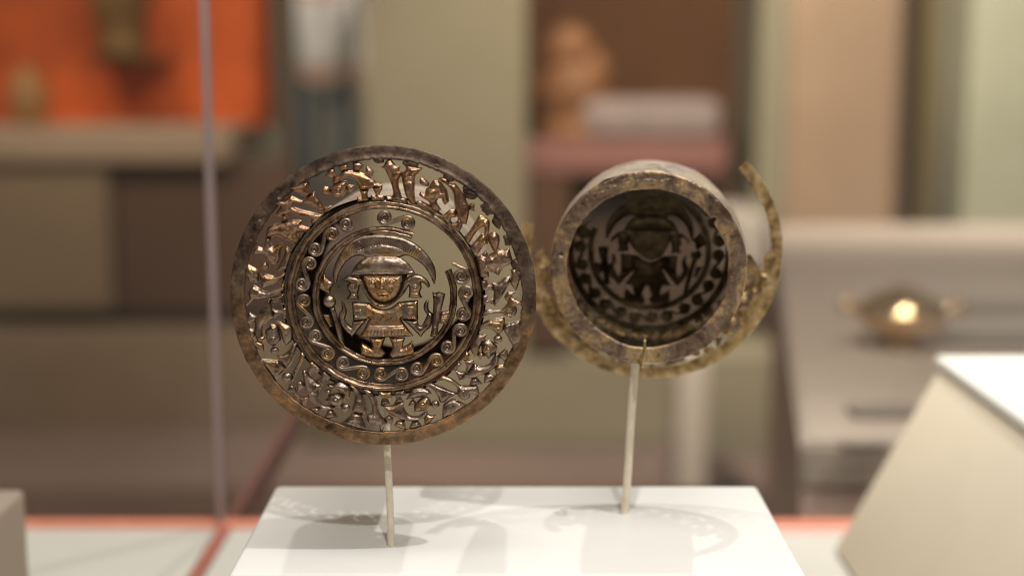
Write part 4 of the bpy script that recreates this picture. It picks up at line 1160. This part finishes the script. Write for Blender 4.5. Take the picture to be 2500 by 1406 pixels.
q1 = [Vector((p.x + dx, p.y + dy, 0)) for p, dx, dy in ((p1, 0.004, -0.002), (p2, 0.002, 0.002), (p3, -0.02, 0.002), (p4, -0.02, -0.01))]
vsb = [(p.x - org.x, p.y - org.y, DK2 - 0.0355 - org.z) for p in q1] + [(p.x - org.x, p.y - org.y, FLOOR + 0.007 - org.z) for p in q1]
me = mesh_from('base', vsb, [(3, 2, 1, 0), (4, 5, 6, 7)] + [(i, (i + 1) % 4, 4 + (i + 1) % 4, 4 + i) for i in range(4)])
link('base', me, plain('mauve_base_paint', (0.60, 0.42, 0.36), 0.8, 0.05, 3), counter, smooth=False)
M_GOLD, nt, bs = newmat('polished_gold')
n = tex(nt, 90, 4, 0.6)
nt.links.new(ramp(nt, n, [(0.35, (0.55, 0.34, 0.15)), (0.65, (0.95, 0.72, 0.46))]), bs.inputs['Base Color'])
bs.inputs['Metallic'].default_value = 1.0; bs.inputs['Roughness'].default_value = 0.15
bump(nt, bs, n, 0.35, 0.004)
vb_ = atz(2200, 845, DK2)
ves = bpy.data.objects.new('gold_vessel', None); col.objects.link(ves); ves.location = vb_
s = (vb_.y * 1.15) / FPX
tag(ves, 'small shiny gold vessel with side lugs standing on the grey counter', 'vessel')
prof = [(0.001, 0), (38, 0), (34, 12), (50, 26), (84, 48), (100, 72), (97, 86), (70, 108), (38, 122), (24, 128), (20, 130), (0.5, 128)]
link('body', lathe('body', [(a * s, b * s) for a, b in prof], 48), M_GOLD, ves, sharp=70)
for sx, zz in ((-1, 88), (1, 88)):
    bm = bmesh.new(); bmesh.ops.create_uvsphere(bm, u_segments=20, v_segments=12, radius=17 * s)
    me = bpy.data.meshes.new('lug'); bm.to_mesh(me); bm.free()
    me.transform(Matrix.Translation((sx * 122 * s, 0, zz * s)))
    link('lug', me, M_GOLD, ves)
    vs, fs = sweep([Vector((sx * 95 * s, 0, 80 * s)), Vector((sx * 122 * s, 0, zz * s))], [7 * s, 7 * s], 10)
    link('lug_neck', mesh_from('lug_neck', vs, fs), M_GOLD, ves)

# left: orange case, shelf, lower walls
o = nb('orange_showcase', -400, -500, 652, 312, 4.2, 0.3, M_ORANGE, 'orange painted showcase back in the upper left', 'showcase', 0.004)
nb('shelf', -400, 313, 560, 400, 3.9, 0.55, plain('beige_shelf_paint', (0.33, 0.24, 0.175), 0.8, 0.05, 2), 'beige shelf below the orange showcase', 'shelf', 0.01)
nb('lower_wall', -400, 402, 275, 755, 3.93, 0.2, plain('olive_lower_wall_paint', (0.18, 0.125, 0.082), 0.85, 0.10, 1.5), 'olive brown wall below the beige shelf, left part', 'wall panel', 0.004)
nb('lower_wall', 277, 402, 720, 755, 3.96, 0.2, plain('dark_brown_lower_wall_paint', (0.085, 0.045, 0.030), 0.85, 0.10, 1.5), 'dark brown wall below the shelf, right part', 'wall panel', 0.004)
nb('shadow_gap', -400, 756, 880, 800, 3.97, 0.1, plain('black_plinth_gap', (0.018, 0.012, 0.01), 0.8, 0.1, 2), 'black gap line running along the foot of the wall', 'gap panel', 0.002)  # solid black panel painted for the shade inside the gap
nb('bench', -400, 801, 734, 1075, 3.93, 0.3, plain('brown_bench_paint', (0.175, 0.122, 0.085), 0.85, 0.14, 1.8), 'long low brown bench left of the khaki wall', 'bench', 0.01)
nb('end_post', 653, -500, 716, 760, 4.0, 0.2, plain('dark_grey_green_post_paint', (0.115, 0.09, 0.065), 0.8, 0.08, 3), 'dark grey green upright post at the end of the orange case', 'post', 0.004)
nb('far_wall', -900, -900, 3400, 520, 11.5, 0.2, plain('grey_green_far_wall_paint', (0.27, 0.25, 0.19), 0.85, 0.06, 1.0), 'grey green wall at the far end of the gallery', 'wall', 0.004)

def pot(px, py, r, Y, colr, label, name, prof):
    p = at(px, py, Y); s = Y * 1.0 / FPX
    me = lathe(name, [(a * s, b * s) for a, b in prof], 40)
    o = link(name, me, plain(name + '_clay', colr, 0.5, 0.25, 12), None, sharp=70)
    o.location = p
    tag(o, label, 'vessel')
pot(72, 312, 40, 4.0, (0.34, 0.17, 0.06), 'round tan clay pot standing on the beige shelf at far left', 'clay_pot',
    [(0.5, 0), (24, 0), (30, 10), (44, 40), (50, 72), (44, 102), (28, 124), (20, 132), (22, 148), (18, 148), (15, 132), (0.5, 120)])
pot(298, 140, 40, 4.05, (0.16, 0.085, 0.025), 'dark bronze tall figure vase hanging before the orange wall', 'tall_vase',
    [(0.5, 0), (60, 0), (66, 12), (50, 40), (60, 90), (78, 150), (70, 200), (48, 240), (38, 280), (48, 300), (40, 300), (30, 270), (0.5, 240)])
nb('vase_bracket', 215, 141, 385, 158, 4.0, 0.19, M_BROWN, 'brown bracket under the dark vase', 'bracket', 0.004)

# visitor far away, back turned
def visitor():
    Y = 8.6
    g0 = at(790, 140, Y)
    X0 = g0.x
    root = bpy.data.objects.new('person', None); col.objects.link(root); root.location = (X0, Y, FLOOR)
    tag(root, 'person standing far off in pale grey top and dark blue trousers', 'person')
    def skinned(name, verts, edges, radii, mat, par, rootv=0):
        me = bpy.data.meshes.new(name)
        me.from_pydata(verts, edges, []); me.update()
        me.materials.append(mat)
        o = bpy.data.objects.new(name, me); col.objects.link(o); o.parent = par
        sk = o.modifiers.new('skin', 'SKIN'); sk.use_smooth_shade = True
        for i, r in enumerate(radii):
            sv = me.skin_vertices[0].data[i]; sv.radius = (r, r * 0.75) if not isinstance(r, tuple) else r
            sv.use_root = (i == rootv)
        ss = o.modifiers.new('sub', 'SUBSURF'); ss.levels = 2; ss.render_levels = 2
        return o
    skin = plain('skin', (0.45, 0.26, 0.18), 0.6, 0.05, 10)
    body = skinned('body', [(0, 0, 0.98), (0, 0, 1.2), (0, 0, 1.4), (0, 0, 1.52), (0, -0.01, 1.62), (0, -0.01, 1.74), (-0.19, 0, 1.42), (-0.26, 0.0, 1.15), (-0.24, -0.08, 0.92), (-0.24, -0.11, 0.84), (0.19, 0, 1.42), (0.26, 0.0, 1.15), (0.24, -0.08, 0.92), (0.24, -0.11, 0.84),
                             (-0.09, 0, 0.9), (-0.1, -0.02, 0.5), (-0.1, 0.02, 0.09), (-0.11, -0.12, 0.04), (0.09, 0, 0.9), (0.11, -0.02, 0.5), (0.12, 0.02, 0.09), (0.13, -0.12, 0.04)],
                   [(0, 1), (1, 2), (2, 3), (3, 4), (4, 5), (2, 6), (6, 7), (7, 8), (8, 9), (2, 10), (10, 11), (11, 12), (12, 13), (0, 14), (14, 15), (15, 16), (16, 17), (0, 18), (18, 19), (19, 20), (20, 21)],
                   [0.13, 0.12, 0.14, 0.055, 0.085, 0.07, 0.06, 0.042, 0.032, 0.03, 0.06, 0.042, 0.032, 0.03, 0.085, 0.06, 0.042, 0.04, 0.085, 0.06, 0.042, 0.04], skin, root)
    skinned('shirt', [(0, 0, 0.93), (0, 0, 1.2), (0, 0, 1.42), (0, 0, 1.48), (-0.19, 0, 1.43), (-0.26, 0, 1.15), (-0.245, -0.06, 0.96), (0.19, 0, 1.43), (0.26, 0, 1.15), (0.245, -0.06, 0.96)],
            [(0, 1), (1, 2), (2, 3), (2, 4), (4, 5), (5, 6), (2, 7), (7, 8), (8, 9)], [0.17, 0.16, 0.17, 0.075, 0.08, 0.06, 0.048, 0.08, 0.06, 0.048], plain('pale_grey_cotton', (0.50, 0.47, 0.45), 0.85, 0.05, 9), root, 1)
    skinned('trousers', [(0, 0, 0.98), (-0.09, 0, 0.88), (-0.1, -0.02, 0.5), (-0.1, 0.02, 0.08), (0.09, 0, 0.88), (0.11, -0.02, 0.5), (0.12, 0.02, 0.08)],
            [(0, 1), (1, 2), (2, 3), (0, 4), (4, 5), (5, 6)], [0.155, 0.11, 0.085, 0.07, 0.11, 0.085, 0.07], plain('dark_blue_denim', (0.10, 0.115, 0.12), 0.85, 0.1, 9), root)
    bm = bmesh.new(); bmesh.ops.create_uvsphere(bm, u_segments=20, v_segments=14, radius=0.1)
    for v in bm.verts: v.co = Vector((v.co.x * 0.95, v.co.y + 0.01, v.co.z * 1.1 + 1.72))
    me = bpy.data.meshes.new('hair'); bm.to_mesh(me); bm.free()
    link('hair', me, plain('dark_hair', (0.05, 0.03, 0.02), 0.7, 0.1, 20), root)
visitor()

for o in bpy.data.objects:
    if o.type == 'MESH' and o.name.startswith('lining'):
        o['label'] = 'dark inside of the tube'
